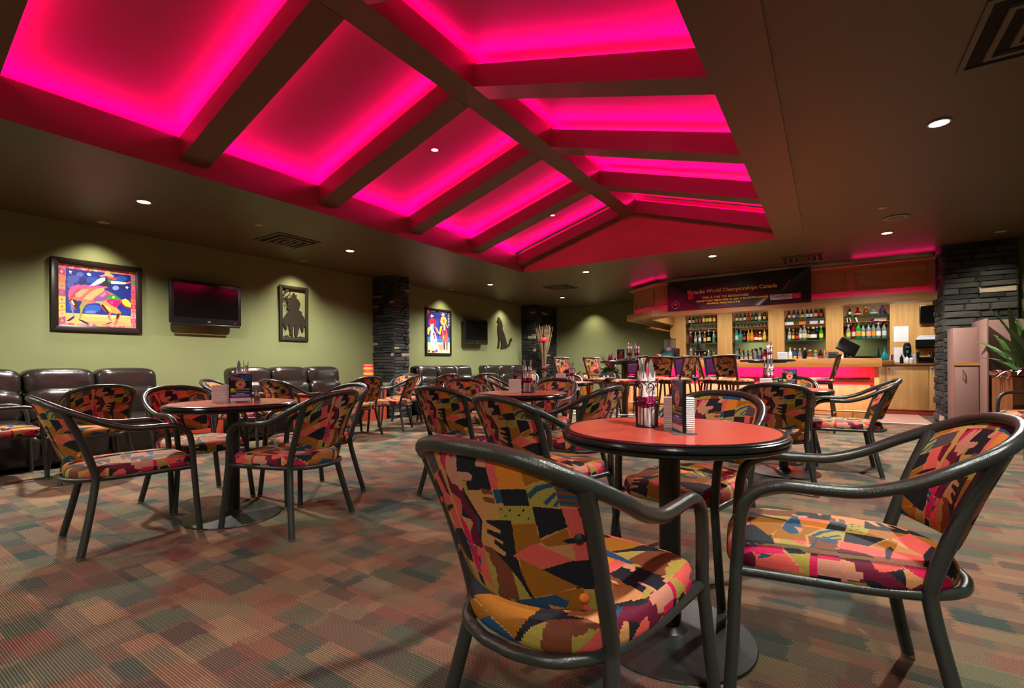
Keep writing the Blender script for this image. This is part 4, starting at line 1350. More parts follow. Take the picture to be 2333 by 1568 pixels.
bar_box('end_panel', BX0, BX0 + .05, 9.66, 10.25, 0, 1.02, 'maple', bar, smooth=False)
for k in range(4):                                # raised framed panels below a dark rail
    xa = BX0 + .12 + k * 1.03
    bar_box('dado_rail', xa, xa + .92, 9.765, 9.80, .715, .745, 'dark_wood', bar, bevel=.004)
    bar_box('lower_panel', xa, xa + .92, 9.775, 9.80, .20, .645, 'maple', bar, bevel=.008)
MB().tube([(BX0 + .1, 9.55, .20), (BX1 - .15, 9.55, .20)], .02, 10).build('foot_rail', 'brass', bar)
for k in range(5):
    MB().tube([(BX0 + .3 + k * .9, 9.55, .20), (BX0 + .3 + k * .9, 9.665, .20)], .012, 8).build('rail_bracket', 'brass', bar)
MB().beam((BX0 + .05, 9.60, 1.012), (BX1 - .1, 9.60, 1.012), .018, .008).build('led_strip', 'led_strip', bar, smooth=False)
area('led_light',  (BX0 + .05, 9.60, 1.005), (BX1 - .35, 9.60, 1.005), (0, .3, -1), P_BAR, .03, PINKB)

# soffit over the bar: straight run, angled end, return to the wall
SX0, SX1 = -2.88, 1.39
SA = (-3.56, 10.26)
sof = thing('bar_soffit', 'panelled maple soffit over the bar with pink cove light', 'soffit', (0, 0, 0))
outl = [(SX0, YS), (SX1, YS), (SX1, YS + .35), (SX0 + .1, YS + .35), (SA[0] + .35, SA[1] + .15), (SA[0] + .35, YB - .02), (SA[0], YB - .02), SA]
MB().prism(outl, 1.955, 2.60, 'z').build('body', 'soffit_wood', sof, smooth=False)
def offs(d):
    return [(SX0 - d * .35, YS - d), (SX1, YS - d), (SX1, YS + .02), (SX0, YS + .02), (SA[0] + .02, SA[1] + .02), (SA[0] + .02, YB - .02), (SA[0] - d, YB - .02), (SA[0] - d, SA[1] - d * .35)]
MB().prism(offs(.13), 1.945, 1.985, 'z').build('light_ledge', 'soffit_wood', sof, smooth=False)
MB().prism([(SX0 - .05, YS - .145), (SX1, YS - .145), (SX1, YS - .13), (SX0 - .045, YS - .13), (SA[0] - .13, SA[1] - .045), (SA[0] - .13, YB - .02), (SA[0] - .145, YB - .02), (SA[0] - .145, SA[1] - .05)], 1.945, 2.075, 'z').build('ledge_fascia', 'soffit_wood', sof, smooth=False)
MB().prism(offs(.10), 2.585, 2.625, 'z').build('crown', 'soffit_wood', sof, smooth=False)
for xa, xb in ((-2.74, -1.75), (-1.65, -.55), (-.45, .27), (.38, 1.30)):
    m = MB()
    for a, b, c, d in ((xa, xb, 2.17, 2.20), (xa, xb, 2.51, 2.54), (xa, xa + .03, 2.2, 2.51), (xb - .03, xb, 2.2, 2.51)):
        m.box(a, b, YS - .014, YS, c, d)
    m.build('panel_moulding', 'maple_flat', sof, smooth=False)
    bar_box('panel', xa + .03, xb - .03, YS - .006, YS, 2.2, 2.51, 'soffit_wood', sof, smooth=False)
d = Vector((SA[0] - SX0, SA[1] - YS, 0)); Ld = d.length; d.normalize()
nn = Vector((d.y, -d.x, 0)) * (1 if d.y * -1 - d.x * 1 < 0 else 1)
nn = Vector((-.636, -.772, 0)).normalized()
P = Vector((SX0, YS, 0))
m = MB()
for a, b, z0, z1 in ((.10, Ld - .08, 2.17, 2.20), (.10, Ld - .08, 2.51, 2.54), (.10, .13, 2.2, 2.51), (Ld - .11, Ld - .08, 2.2, 2.51)):
    p, q_ = P + d * a + nn * .006, P + d * b + nn * .006
    m.beam((p.x, p.y, (z0 + z1) / 2), (q_.x, q_.y, (z0 + z1) / 2), .014, z1 - z0)
m.build('panel_moulding', 'maple_flat', sof, smooth=False)
area('led_light',  (SX0, YS - .020, 1.997), (SX1 - .02, YS - .020, 1.997), (0, 1, .6), P_SOFF, .02, PINK2)
area('led_light',  (SX0 - .012, YS - .016, 1.997), (SA[0] - .012, SA[1] - .016, 1.997), tuple(-nn + Vector((0, 0, .6))), P_SOFF, .02, PINK2)
MB().beam((SX0, YS - .10, 1.989), (SX1 - .02, YS - .10, 1.989), .015, .006).build('led_strip', 'led_strip', sof, smooth=False)
area('led_light',  (.35, YS - .05, 2.632), (SX1 - .02, YS - .05, 2.632), (0, -.4, 1), P_SOFF * .3, .02, PINK)
area('led_light',  (SX0 + .2, YS - .05, 2.632), (SX0, YS - .05, 2.632), (0, -.4, 1), P_SOFF * .35, .02, PINK)
area('led_light',  (SX0 - .04, YS - .04, 2.632), (SA[0] - .05, SA[1] - .03, 2.632), tuple(nn * .4 + Vector((0, 0, 1))), P_SOFF * .3, .02, PINK)

# back bar: wood wall with four mirrored bays
YW = 12.20
bb = thing('back_bar', 'maple back bar wall with four mirrored shelf bays', 'back bar', (0, 0, 0))
BAYS = [(-2.925, -2.19), (-1.865, -1.115), (-.797, -.028), (.28, 1.05)]
cols = [(-3.30, BAYS[0][0])] + [(BAYS[i][1], BAYS[i + 1][0]) for i in range(3)] + [(BAYS[3][1], 1.80)]
for i, (a, b) in enumerate(cols):
    bar_box('wood_panel', a, b, YW, YW + .30, .93, CEIL, 'maple', bb, smooth=False)
for a, b in BAYS:
    bar_box('header', a, b, YW + .02, YW + .30, 2.26, CEIL, 'maple', bb, smooth=False)
    bar_box('mirror', a, b, YW + .24, YW + .25, 1.02, 2.26, 'mirror', bb, smooth=False)
    bar_box('upper_back', a, b, YW + .22, YW + .24, 1.97, 2.26, 'maple', bb, smooth=False)
    bar_box('glass_shelf', a + .004, b - .004, YW - .01, YW + .22, 1.955, 1.967, 'shelf_glass', bb, smooth=False)
    bar_box('wood_shelf', a + .004, b - .004, YW + .03, YW + .22, 1.828, 1.840, 'maple_flat', bb, smooth=False)
    bar_box('glass_shelf', a + .004, b - .004, YW - .01, YW + .22, 1.483, 1.495, 'shelf_glass', bb, smooth=False)
bar_box('back_counter', -3.30, 1.06, 11.62, YW + .24, .975, 1.015, 'maple_flat', bb, smooth=False)
bar_box('counter_front', -3.30, .80, 11.66, 11.72, .10, .975, 'maple', bb, smooth=False)
MB().box(-3.42, -3.30, 10.6, YW + .3, 1.80, 1.83).build('side_shelf', 'maple_flat', bb, smooth=False)
for x, lb in ((-2.55, 'leftmost'), (-1.5, 'second'), (-.4, 'third'), (.66, 'rightmost')):
    downlight(x, 11.2, 'recessed light behind the soffit above the %s bay' % lb, group='hidden bar lights', power=70)
downlight(1.35, 11.2, 'recessed light above the end cabinet', power=80, group='hidden bar lights')

# cabinet at the end of the back bar
cab = thing('end_cabinet', 'maple cabinet with two locked doors beside the stone pier', 'cabinet', (0, 0, 0))
bar_box('carcass', .76, 1.80, 11.62, YW, .09, .93, 'maple', cab, smooth=False)
bar_box('toe_kick', .78, 1.80, 11.66, YW, 0, .09, 'red_laminate', cab, smooth=False)
bar_box('worktop', .74, 1.80, 11.58, YW, .93, .97, 'maple_flat', cab, bevel=.004)
bar_box('upstand', .74, 1.06, 11.56, 11.62, .93, 1.03, 'maple_flat', cab, bevel=.004)
for a, b in ((.78, .93), (.945, 1.555), (1.57, 1.80)):
    dd = bar_box('door', a, b, 11.60, 11.62, .10, .915, 'maple', cab, bevel=.003)
    if a > .9:
        MB().lathe([(.013, 0), (.013, .006), (.008, .009)], 14).build('lock', 'chrome', dd, (a + .035, 11.60, .87), (math.pi / 2, 0, 0))
        MB().tube([(a + .035, 11.588, .855), (a + .033, 11.588, .80)], .005, 6).build('key_tag', 'steel', dd)

# ------------------------------------------------------------------ bottles
def bmat(name, col, tr=.45, rough=.08):
    return mat(name, srgb(*col), rough, spec=.6, trans=tr, ior=1.3)
for nm, c, tr in (('g_amber', (150, 78, 24), .4), ('g_brown', (66, 32, 16), .25), ('g_dark', (26, 22, 20), .1), ('g_green', (24, 96, 34), .4), ('g_lime', (30, 170, 60), .4), ('g_clear', (214, 224, 220), .75), ('g_teal', (60, 170, 160), .5), ('g_red', (170, 20, 40), .4), ('g_yellow', (220, 160, 40), .4), ('g_purple', (110, 60, 130), .4), ('g_white', (228, 230, 230), .0), ('g_blue', (60, 110, 190), .5)):
    bmat(nm, c, tr)
for nm, c in (('l_white', (226, 222, 210)), ('l_cream', (214, 190, 130)), ('l_yellow', (226, 196, 60)), ('l_red', (190, 40, 50)), ('l_pink', (222, 140, 140)), ('l_black', (28, 26, 26)), ('l_blue', (60, 80, 150)), ('l_peach', (230, 160, 110)), ('l_orange', (224, 140, 40)), ('l_silver', (186, 190, 196)), ('l_green', (60, 120, 60))):
    mat(nm, srgb(*c), .5)
PROF = {
 'liquor': [(.036, 0), (.038, .004), (.038, .165), (.034, .185), (.018, .215), (.0135, .235), (.0135, .275), (.0155, .278), (.0155, .288)],
 'beer': [(.029, 0), (.030, .004), (.030, .115), (.026, .140), (.0145, .165), (.0125, .20), (.0140, .203), (.0140, .212)],
 'wine': [(.037, 0), (.038, .004), (.038, .19), (.032, .215), (.015, .240), (.014, .30), (.015, .302), (.015, .31)],
 'decanter': [(.05, 0), (.068, .02), (.070, .05), (.05, .09), (.022, .125), (.018, .145), (.024, .152), (.030, .165), (.024, .185), (.0, .195)],
 'jug': [(.048, 0), (.05, .005), (.05, .10), (.035, .135), (.016, .155), (.014, .175), (.02, .18), (.02, .20)],
 'tall': [(.033, 0), (.034, .004), (.034, .20), (.028, .22), (.014, .245), (.013, .285), (.016, .288), (.016, .31)],
}
CAPZ = {'liquor': (.0165, .262, .292), 'beer': (.0150, .205, .216), 'wine': (.0155, .25, .312), 'decanter': None, 'jug': (.0205, .178, .205), 'tall': (.0170, .27, .318)}
LABZ = {'liquor': (.0385, .045, .13), 'beer': (.0305, .03, .095), 'wine': (.0385, .06, .15), 'decanter': (.0712, .03, .055), 'jug': (.0505, .03, .085), 'tall': (.0345, .05, .15)}
_mc = {}
def lathe_mesh(key, prof, m, n=16):
    if key not in _mc:
        _mc[key] = MB().lathe(prof, n).mesh(key[0], m)
    return _mc[key]
CN = {'g_amber': 'amber', 'g_brown': 'brown', 'g_dark': 'black', 'g_green': 'dark green', 'g_lime': 'bright green', 'g_clear': 'clear', 'g_teal': 'teal', 'g_red': 'red', 'g_yellow': 'yellow', 'g_purple': 'purple', 'g_white': 'white', 'g_blue': 'blue'}
LN = {'l_white': 'white', 'l_cream': 'cream', 'l_yellow': 'yellow', 'l_red': 'red', 'l_pink': 'pink', 'l_black': 'black', 'l_blue': 'blue', 'l_peach': 'peach', 'l_orange': 'orange', 'l_silver': 'silver', 'l_green': 'green'}
ORD = ['first', 'second', 'third', 'fourth', 'fifth', 'sixth', 'seventh', 'eighth', 'ninth', 'tenth']
def bottle(x, y, z, kind, gm, lm, cm, label, s=1.0, group=None):
    t = thing('bottle', label, 'bottle', (x, y, z), 0, group)
    t.scale = (s, s, s)
    def part(nm, key, prof, m):
        o = bpy.data.objects.new(nm, lathe_mesh((nm, kind, key), prof, m))
        place(o, t)
        return o
    part('glass_body', gm, PROF[kind], gm)
    if lm:
        r, a, b = LABZ[kind]
        part('paper_label', lm, [(r - .001, a), (r, a), (r, b), (r - .001, b)], lm)
    if cm and CAPZ[kind]:
        r, a, b = CAPZ[kind]
        part('cap', cm, [(r, a), (r, b), (0, b + .001)], cm)
ROWS = [
 (0, 'upper', 1.967, [('liquor','g_brown','l_white',.78),('liquor','g_brown','l_pink',.80),('liquor','g_green','l_green',.92),('liquor','g_amber','l_red',.92),('tall','g_amber','l_cream',.86),('liquor','g_green','l_yellow',1.0),('liquor','g_amber','l_cream',.98),('liquor','g_amber','l_yellow',.98)]),
 (1, 'upper', 1.967, [('beer','g_brown','l_cream',1),('beer','g_brown','l_silver',1),('beer','g_dark','l_silver',1),('beer','g_red','l_red',1),('beer','g_green','l_green',1),('beer','g_brown','l_peach',1.05),('beer','g_clear','l_white',1.08),('beer','g_brown','l_yellow',1.08)]),
 (2, 'upper', 1.967, [('beer','g_brown','l_pink',1),('beer','g_brown','l_cream',1),('beer','g_brown','l_blue',1),('beer','g_brown','l_peach',.96),('beer','g_dark','l_silver',1.05),('beer','g_brown','l_white',1.05),('beer','g_brown','l_pink',1.08),('beer','g_brown','l_red',1.12)]),
 (3, 'upper', 1.967, [('wine','g_dark','l_white',.62),('decanter','g_red','l_cream',.92),('jug','g_amber',None,.86),('decanter','g_clear','l_silver',1.08),('jug','g_purple','l_black',1.0)]),
 (0, 'middle', 1.495, [('liquor','g_red','l_black',.98),('liquor','g_clear','l_silver',.92),('tall','g_clear','l_white',.9),('liquor','g_amber','l_cream',.95),('liquor','g_dark','l_cream',1.05),('liquor','g_clear','l_green',.98)]),
 (1, 'middle', 1.495, [('tall','g_teal','l_silver',1.02),('jug','g_teal','l_green',1.25),('liquor','g_dark','l_red',.92),('liquor','g_yellow','l_orange',1.0),('liquor','g_yellow','l_orange',1.0),('jug','g_red','l_white',1.2),('jug','g_amber','l_white',1.05),('liquor','g_yellow','l_yellow',1.02)]),
 (2, 'middle', 1.495, [('liquor','g_clear','l_silver',.92),('liquor','g_amber','l_yellow',.86),('liquor','g_brown','l_red',.78),('liquor','g_clear','l_white',1.12),('liquor','g_clear','l_cream',1.14),('liquor','g_brown','l_cream',.98),('jug','g_dark','l_white',1.35),('tall','g_dark','l_black',.95),('liquor','g_lime','l_yellow',1.0)]),
 (3, 'middle', 1.495, [('liquor','g_clear','l_yellow',1.0),('liquor','g_red','l_silver',1.12),('liquor','g_lime','l_orange',1.2),('liquor','g_clear','l_cream',1.08),('liquor','g_clear','l_peach',1.08),('liquor','g_clear','l_orange',1.1),('liquor','g_clear','l_white',1.06),('liquor','g_clear','l_silver',1.1)]),
 (0, 'counter', 1.015, [('tall','g_clear',None,1.1),('jug','g_clear','l_silver',1.2),('liquor','g_clear','l_pink',.9),('jug','g_green','l_white',1.25),('tall','g_clear',None,.95),('liquor','g_clear','l_cream',.85)]),
 (1, 'counter', 1.015, [('tall','g_clear','l_blue',1.06),('liquor','g_clear','l_yellow',.98),('liquor','g_clear','l_silver',.95),('liquor','g_clear','l_cream',1.06),('tall','g_clear',None,1.0),('tall','g_clear','l_blue',1.08),('liquor','g_red','l_pink',1.02)]),
 (2, 'counter', 1.015, [('liquor','g_white','l_white',1.1),('liquor','g_blue','l_yellow',1.05),('liquor','g_clear','l_pink',1.02),('tall','g_dark',None,.98),('jug','g_amber','l_cream',1.3),('jug','g_clear','l_cream',1.25),('liquor','g_brown','l_red',1.0)]),
]
BAYN = ['leftmost', 'second', 'third', 'rightmost']
CAPS = ['l_black', 'l_silver', 'l_cream', 'l_red', 'l_white']
rb = random.Random(3)
for bay, row, z, items in ROWS:
    a, b = BAYS[bay]
    n = len(items)
    for i, (kind, gm, lm, s) in enumerate(items):
        x = a + .05 + (b - a - .10) * (i + .5) / n + rb.uniform(-.008, .008)
        y = YW + .08 + (.03 if i % 2 else -.01)
        cap = 'l_blue' if (row == 'counter' and bay == 1 and i in (0, 5)) else rb.choice(CAPS)
        where = {'upper': 'top glass shelf', 'middle': 'lower glass shelf', 'counter': 'back counter'}[row]
        lb = '%s bottle%s, %s from left on %s, %s bay' % (CN[gm], (' with %s label' % LN[lm]) if lm else '', ORD[i], where, BAYN[bay])
        bottle(x, y, z, kind, gm, lm, cap, lb, s, 'bottles on the back bar')
# glasses on the wooden shelves of the first two bays
def glass(x, y, z, label, r=.026, h=.085):
    t = thing('drinking_glass', label, 'glass', (x, y, z), 0, 'glasses on the back bar')
    MB().lathe([(r * .8, 0), (r, h), (r * .92, h), (r * .74, .008), (0, .008)], 14).build('tumbler', 'clear_glass', t)
    MB().lathe([(r * .82, 0), (r * .82, .006), (0, .006)], 14).build('foot', 'clear_glass', t)
for bay in (0, 1):
    a, b = BAYS[bay]
    for i in range(9):
        glass(a + .08 + (b - a - .16) * i / 8, YW + .10, 1.840, 'small clear glass, %s from left under top shelf, %s bay' % (ORD[i], BAYN[bay]))
# boxes in the third bay
for i, (dx, w, m, lb) in enumerate(((.09, .17, 'white_paper', 'white card box at the left end under the top shelf, third bay'), (.34, .13, 'shade_orange', 'tan card box in the middle under the top shelf, third bay'), (.55, .15, 'lilac_paper', 'pale blue card box under the top shelf, third bay'), (.70, .07, 'white_paper', 'small white card box at the right end under the top shelf'))):
    t = thing('card_box', lb, 'box', (BAYS[2][0] + dx, YW + .06, 1.840), 0, 'card boxes on the back bar')
    MB().box(-w / 2, w / 2, 0, .12, 0, .075).build('carton', m, t, bevel=.003)
    MB().box(-w / 2, w / 2, -.001, .121, .072, .080).build('lid', m, t, bevel=.002)
# folders in the fourth bay
for i, (dx, m, lb, rx) in enumerate(((.07, 'black_matte', 'black folder under the top shelf, rightmost bay', .1), (.13, 'print_pink', 'pink folder leaning under the top shelf, rightmost bay', .3), (.24, 'white_paper', 'white folder under the top shelf, rightmost bay', .35))):
    t = thing('folder', lb, 'folder', (BAYS[3][0] + dx, YW + .10, 1.840), 0, 'folders on the back bar')
    MB().box(-.012, .012, -.08, .08, 0, .095).build('cover', m, t, (0, 0, 0), (0, -rx * .8, 0), bevel=.002)
    MB().box(-.006, .006, -.075, .075, .004, .092).build('sheets', 'white_paper', t, (0.002, -.006, 0), (0, -rx * .8, 0))
for i, m in enumerate(('shade_magenta', 'purple_vinyl')):
    t = thing('menu_book', ('magenta' if i == 0 else 'purple') + ' menu book lying under the top shelf, rightmost bay', 'book', (BAYS[3][0] + .60, YW + .10, 1.840 + i * .024), .2)
    MB().box(-.11, .11, -.075, .075, 0, .004).box(-.11, .11, -.075, .075, .019, .023).box(-.11, -.105, -.075, .075, 0, .023).build('cover', 'purple_vinyl' if i else m, t, smooth=False)
    MB().box(-.103, .105, -.07, .07, .004, .019).build('pages', 'white_paper', t, smooth=False)

# ------------------------------------------------------------------ things on and behind the counter
def cbox(name, label, cat, x, y, z, parts, rz=0):
    t = thing(name, label, cat, (x, y, z), rz)
    for nm, m, b, bev in parts:
        MB().box(*b).build(nm, m, t, bevel=bev, smooth=bool(bev))
    return t
# point of sale screen seen from behind, printer
t = thing('sales_terminal', 'black sales terminal screen tilted on the bar', 'terminal', (.30, 10.05, 1.065), .25)
MB().box(-.09, .09, -.06, .10, 0, .02).build('base', 'black_matte', t, bevel=.006)
MB().box(-.02, .02, 0, .04, .02, .14).build('stand', 'black_matte', t, bevel=.004)
MB().box(-.16, .16, -.02, .03, -.12, .12).build('screen_case', 'black_plastic', t, (0, .02, .20), (math.radians(-24), math.radians(32), 0), bevel=.012)
MB().box(-.13, .13, .03, .034, -.09, .09).build('display', 'screen', t, (0, .02, .20), (math.radians(-24), math.radians(32), 0))
cbox('receipt_printer', 'black receipt printer on the bar beside the tilted screen', 'printer', .06, 10.05, 1.065, [('body', 'black_matte', (-.10, .10, -.09, .09, 0, .11), .02), ('paper_slot', 'black_plastic', (-.05, .05, -.095, -.088, .07, .08), 0), ('lid', 'black_plastic', (-.095, .095, -.05, .085, .108, .122), .008)])
cbox('cash_drawer', 'black cash drawer with trays on the bar end', 'cash drawer', .62, 11.85, 1.015, [('case', 'black_plastic', (-.18, .18, -.16, .16, 0, .085), .008), ('drawer_front', 'black_matte', (-.17, .17, -.166, -.158, .012, .065), .003), ('top_tray', 'black_matte', (-.19, .19, -.17, .17, .092, .105), .004)])
cbox('coin_cup', 'small grey plastic cup on the bar before the printer', 'cup', .19, 9.72, 1.065, [('cup', 'frosted', (-.032, .032, -.032, .032, 0, .07), .008), ('rim', 'frosted', (-.035, .035, -.035, .035, .066, .072), .003)])
t = thing('straw_cup', 'cup of red and yellow straws at the bar edge', 'cup', (-.02, 9.75, 1.065))
MB().lathe([(.03, 0), (.036, .07), (.033, .07), (.027, .006), (0, .006)], 16).build('cup', 'clear_glass', t)
for i in range(9):
    a = i * .7
    MB().tube([(.012 * math.cos(a), .012 * math.sin(a), .01), (.03 * math.cos(a), .03 * math.sin(a), .15)], .0035, 6).build('straw', ('shade_red', 'shade_red', 'shade_yellow')[i % 3], t)
t = thing('teal_vase', 'teal glass bottle vase at the end of the bar', 'vase', (.93, 11.75, 1.015))
MB().lathe([(.05, 0), (.062, .03), (.058, .09), (.03, .16), (.016, .20), (.015, .27), (.018, .275)], 20).build('body', 'vase_teal', t)
MB().lathe([(.019, .272), (.021, .276), (.019, .282), (.014, .280)], 20).build('lip', 'vase_teal', t)
for i, (m, lb) in enumerate((('white_paper', 'white leaflet'), ('purple_vinyl', 'purple leaflet'), ('shade_magenta', 'magenta leaflet'), ('lilac_paper', 'lilac leaflet'))):
    t = thing('leaflet', lb + ' standing beside the teal vase', 'leaflet', (1.0 + i * .016, 11.60, 1.03), 0, 'leaflets by the vase')
    MB().box(-.004, .004, -.0, .08, 0, .11).build('cover', m, t, (0, 0, 0), (0, .08, 0))
    MB().box(-.002, .002, .002, .078, .002, .108).build('inside', 'white_paper', t, (.0045, 0, 0), (0, .08, 0))
def paper(label, x, z, w, h, y=YW - .004, lines=8):
    t = thing('notice', label, 'notice', (x, y, z), 0, 'papers on the back bar wall')
    MB().box(0, w, 0, .003, 0, h).build('sheet', 'white_paper', t, smooth=False)
    for k in range(lines):
        ww = w * (.5 + .25 * math.sin(k * 2.1))
        MB().box(w / 2 - ww / 2, w / 2 + ww / 2, -.0006, .0, h * (.9 - .8 * k / lines) - .003, h * (.9 - .8 * k / lines) + .001).build('printed_line', 'print_grey', t, smooth=False)
paper('white printed notice above the hand dispenser', 1.11, 1.40, .23, .31)
paper('white printed sheet behind the cleaning bottles', 1.11, .99, .22, .30, lines=6)
t = thing('soap_dispenser', 'black oval hand dispenser on the wood wall', 'dispenser', (1.315, YW - .002, 1.23))
MB().lathe([(.0, -.155), (.035, -.14), (.062, -.08), (.068, 0), (.064, .08), (.045, .14), (0, .155)], 20, sy=.8).build('body', 'black_plastic', t)
MB().lathe([(.022, 0), (.022, .004)], 16, sy=1.4).build('window', 'vase_teal', t, (0, -.052, -.03), (math.pi / 2, 0, 0))
text('mark', 'WW', .03, 'print_grey', t, (0, -.056, .06), (math.pi / 2, 0, 0))
t = thing('wall_tray', 'black wall tray full of papers', 'tray', (1.44, YW, 1.27))
MB().box(0, .34, -.10, 0, 0, .012).box(0, .34, -.10, -.09, 0, .16).box(0, .01, -.10, 0, 0, .16).box(.33, .34, -.10, 0, 0, .16).build('holder', 'black_plastic', t, smooth=False)
for i in range(4):
    MB().box(.02 + i * .01, .31 - i * .012, -.085 + i * .018, -.08 + i * .018, .02, .20 + .018 * i).build('paper', 'lilac_paper' if i % 2 else 'white_paper', t, (0, 0, 0), (0, .03 * (i - 1.5), 0))
cbox('wall_socket', 'ivory wall socket under the paper tray', 'socket', 1.66, YW, 1.17, [('plate', 'switch_ivory', (-.04, .04, -.008, 0, -.06, .06), .004), ('plug', 'black_plastic', (-.012, .02, -.03, -.008, -.02, .015), .004)])
cbox('wall_socket', 'ivory wall socket behind the bar between the first bays', 'socket', -2.03, YW, 1.12, [('plate', 'switch_ivory', (-.035, .035, -.008, 0, -.055, .055), .004), ('insert', 'white_paper', (-.016, .016, -.010, -.008, -.035, .035), .002)])
for i, (x, m, h) in enumerate(((1.19, 'black_plastic', .19), (1.27, 'g_white', .16), (1.335, 'g_white', .14))):
    t = thing('spray_bottle', ('dark tall', 'white', 'short white')[i] + ' cleaning bottle on the end cabinet', 'bottle', (x, 11.80, .97), 0, 'cleaning bottles')
    MB().lathe([(.028, 0), (.03, .01), (.03, h * .6), (.012, h * .75), (.012, h * .9)], 14).build('body', m, t)
    MB().lathe([(.015, h * .85), (.015, h), (.010, h + .01)], 12).build('cap', 'l_black' if i else 'l_silver', t)
cbox('file_rack', 'black desktop file rack on the end cabinet', 'rack', 1.54, 11.85, .97, [('base', 'black_plastic', (-.12, .12, -.10, .10, 0, .04), .006), ('side', 'black_plastic', (-.12, -.09, -.10, .10, .04, .22), .004), ('side', 'black_plastic', (.09, .12, -.10, .10, .04, .22), .004), ('back_plate', 'black_plastic', (-.09, .09, .07, .10, .04, .12), .004), ('card', 'lilac_paper', (-.17, -.15, -.08, .08, 0, .19), 0)])
t = thing('telephone', 'black telephone with curled cord on the end cabinet', 'telephone', (1.71, 11.82, .97))
MB().box(-.06, .06, -.08, .08, 0, .04).build('base', 'black_plastic', t, bevel=.01)
MB().tube(smooth_path([(-.07, -.06, .10), (-.05, 0, .15), (0, .04, .12), (.05, .05, .06)], 6), .014, 8).build('handset', 'black_plastic', t)
t = thing('wall_screen', 'dark small screen high behind the bar near the stone pier', 'screen', (1.50, YW - .03, 1.74))
MB().box(0, .40, -.04, 0, 0, .36).build('case', 'black_plastic', t, bevel=.01)
MB().box(.02, .38, -.042, -.038, .02, .34).build('screen', 'screen', t, smooth=False)
MB().box(.1, .3, 0, .028, .1, .26).build('mount', 'black_matte', t, smooth=False)
# drink machine at the left end
t = thing('juice_dispenser', 'black drink dispenser with clear twin bowl at the bar end', 'dispenser', (-2.95, 10.9, .0))
MB().box(-.22, .22, -.2, .2, 0, 1.02).build('cart', 'maple', t, bevel=.005)
MB().box(-.17, .17, -.16, .16, 1.02, 1.34).build('body', 'black_plastic', t, bevel=.015)
MB().box(-.12, .10, -.165, -.158, 1.06, 1.24).build('panel', 'vase_teal', t, smooth=False)
MB().lathe([(.12, 1.34), (.125, 1.36), (.125, 1.54), (.115, 1.54), (.112, 1.36)], 24).build('bowl', 'clear_glass', t)
MB().lathe([(.128, 1.54), (.128, 1.555), (.02, 1.565), (.02, 1.585), (0, 1.59)], 24).build('lid', 'black_plastic', t)
# folded towels and tray
t = thing('serving_tray', 'white serving tray of cherries behind the bar', 'tray', (-2.02, 10.1, 1.065))
MB().lathe([(.16, 0), (.20, .02), (.205, .03), (.195, .03), (.155, .008), (0, .008)], 28).build('dish', 'white_paper', t)
for i in range(14):
    MB().lathe([(0, -.014), (.010, -.010), (.014, 0), (.010, .010), (0, .014)], 8).build('cherry', 'leaf_burgundy', t, (.10 * math.cos(i * 2.4) * (i / 14) ** .5, .10 * math.sin(i * 2.4) * (i / 14) ** .5, .022))
t = thing('paper_cup', 'upside down white paper cup on the bar', 'cup', (-2.33, 10.0, 1.065))
MB().lathe([(.045, 0), (.045, .01), (.032, .09), (0, .092)], 18).build('cup', 'white_paper', t)
MB().lathe([(.047, 0), (.048, .004), (.046, .008)], 18).build('rim', 'white_paper', t)

# ------------------------------------------------------------------ banner
bn = thing('karaoke_banner', 'black vinyl karaoke banner hung on the bar soffit', 'banner', (-2.625, YS - .165, 2.03))
BW, BH = 2.40, .56
def by(u, v):
    return .010 * math.sin(u * 7) * math.sin(v * 3) - .018 * (math.exp(-((u - .02 - (1 - v) * .25) / .03) ** 2) + math.exp(-((u - .98 + (1 - v) * .3) / .03) ** 2)) * .5
nx, nz = 96, 24
vs = [(BW * i / nx, by(i / nx, j / nz), BH * j / nz + .045 * (i / nx) * (1 if 1 else 0) * (j / nz)) for j in range(nz + 1) for i in range(nx + 1)]
fs = [(j * (nx + 1) + i, j * (nx + 1) + i + 1, (j + 1) * (nx + 1) + i + 1, (j + 1) * (nx + 1) + i) for j in range(nz) for i in range(nx)]
MB().add(vs, fs).build('vinyl_sheet', 'banner_vinyl', bn)
UPR = (math.pi / 2, 0, 0)
TY = -.024
text('headline', 'Karaoke World Championships Canada', .094, 'print_gold', bn, (1.14, TY, .325), UPR, offset=.0015)
text('headline', 'WIN A TRIP TO SINGAPORE!', .054, 'print_yellow', bn, (1.05, TY, .205), UPR, offset=.002, sx=1.15)
text('headline', 'QUALIFY EVERY FRIDAY APRIL 25 - JULY 11 IN CACTUS LOUNGE', .042, 'print_yellow', bn, (1.15, TY, .145), UPR, offset=.0015)
text('headline', 'PROVINCIAL FINALS AUG 21 & 22', .038, 'print_yellow', bn, (1.02, TY, .09), UPR, offset=.001)
MB().box(1.79, 2.12, TY - .001, TY + .001, .075, .165).build('sponsor_plate', 'print_grey', bn, smooth=False)
MB().box(2.12, 2.25, TY - .001, TY + .001, .075, .165).build('sponsor_plate', 'print_pink', bn, smooth=False)
text('sponsor_name', 'Deerfoot', .075, 'print_dark', bn, (1.955, TY - .003, .128), UPR)
text('sponsor_line', 'INN & CASINO', .018, 'print_dark', bn, (1.99, TY - .003, .086), UPR)
MB().tube(smooth_path([(2.15, TY - .003, .145), (2.17, TY - .003, .12), (2.20, TY - .003, .11), (2.22, TY - .003, .095)], 4), .004, 6).build('sponsor_swoosh', 'print_grey', bn)
MB().tube([(1.995, TY, .25), (2.10, TY, .40)], .005, 6).tube([(2.10, TY, .40), (2.075, TY, .405), (2.07, TY, .39)], .004, 6).build('microphone_mark', 'print_pink', bn)
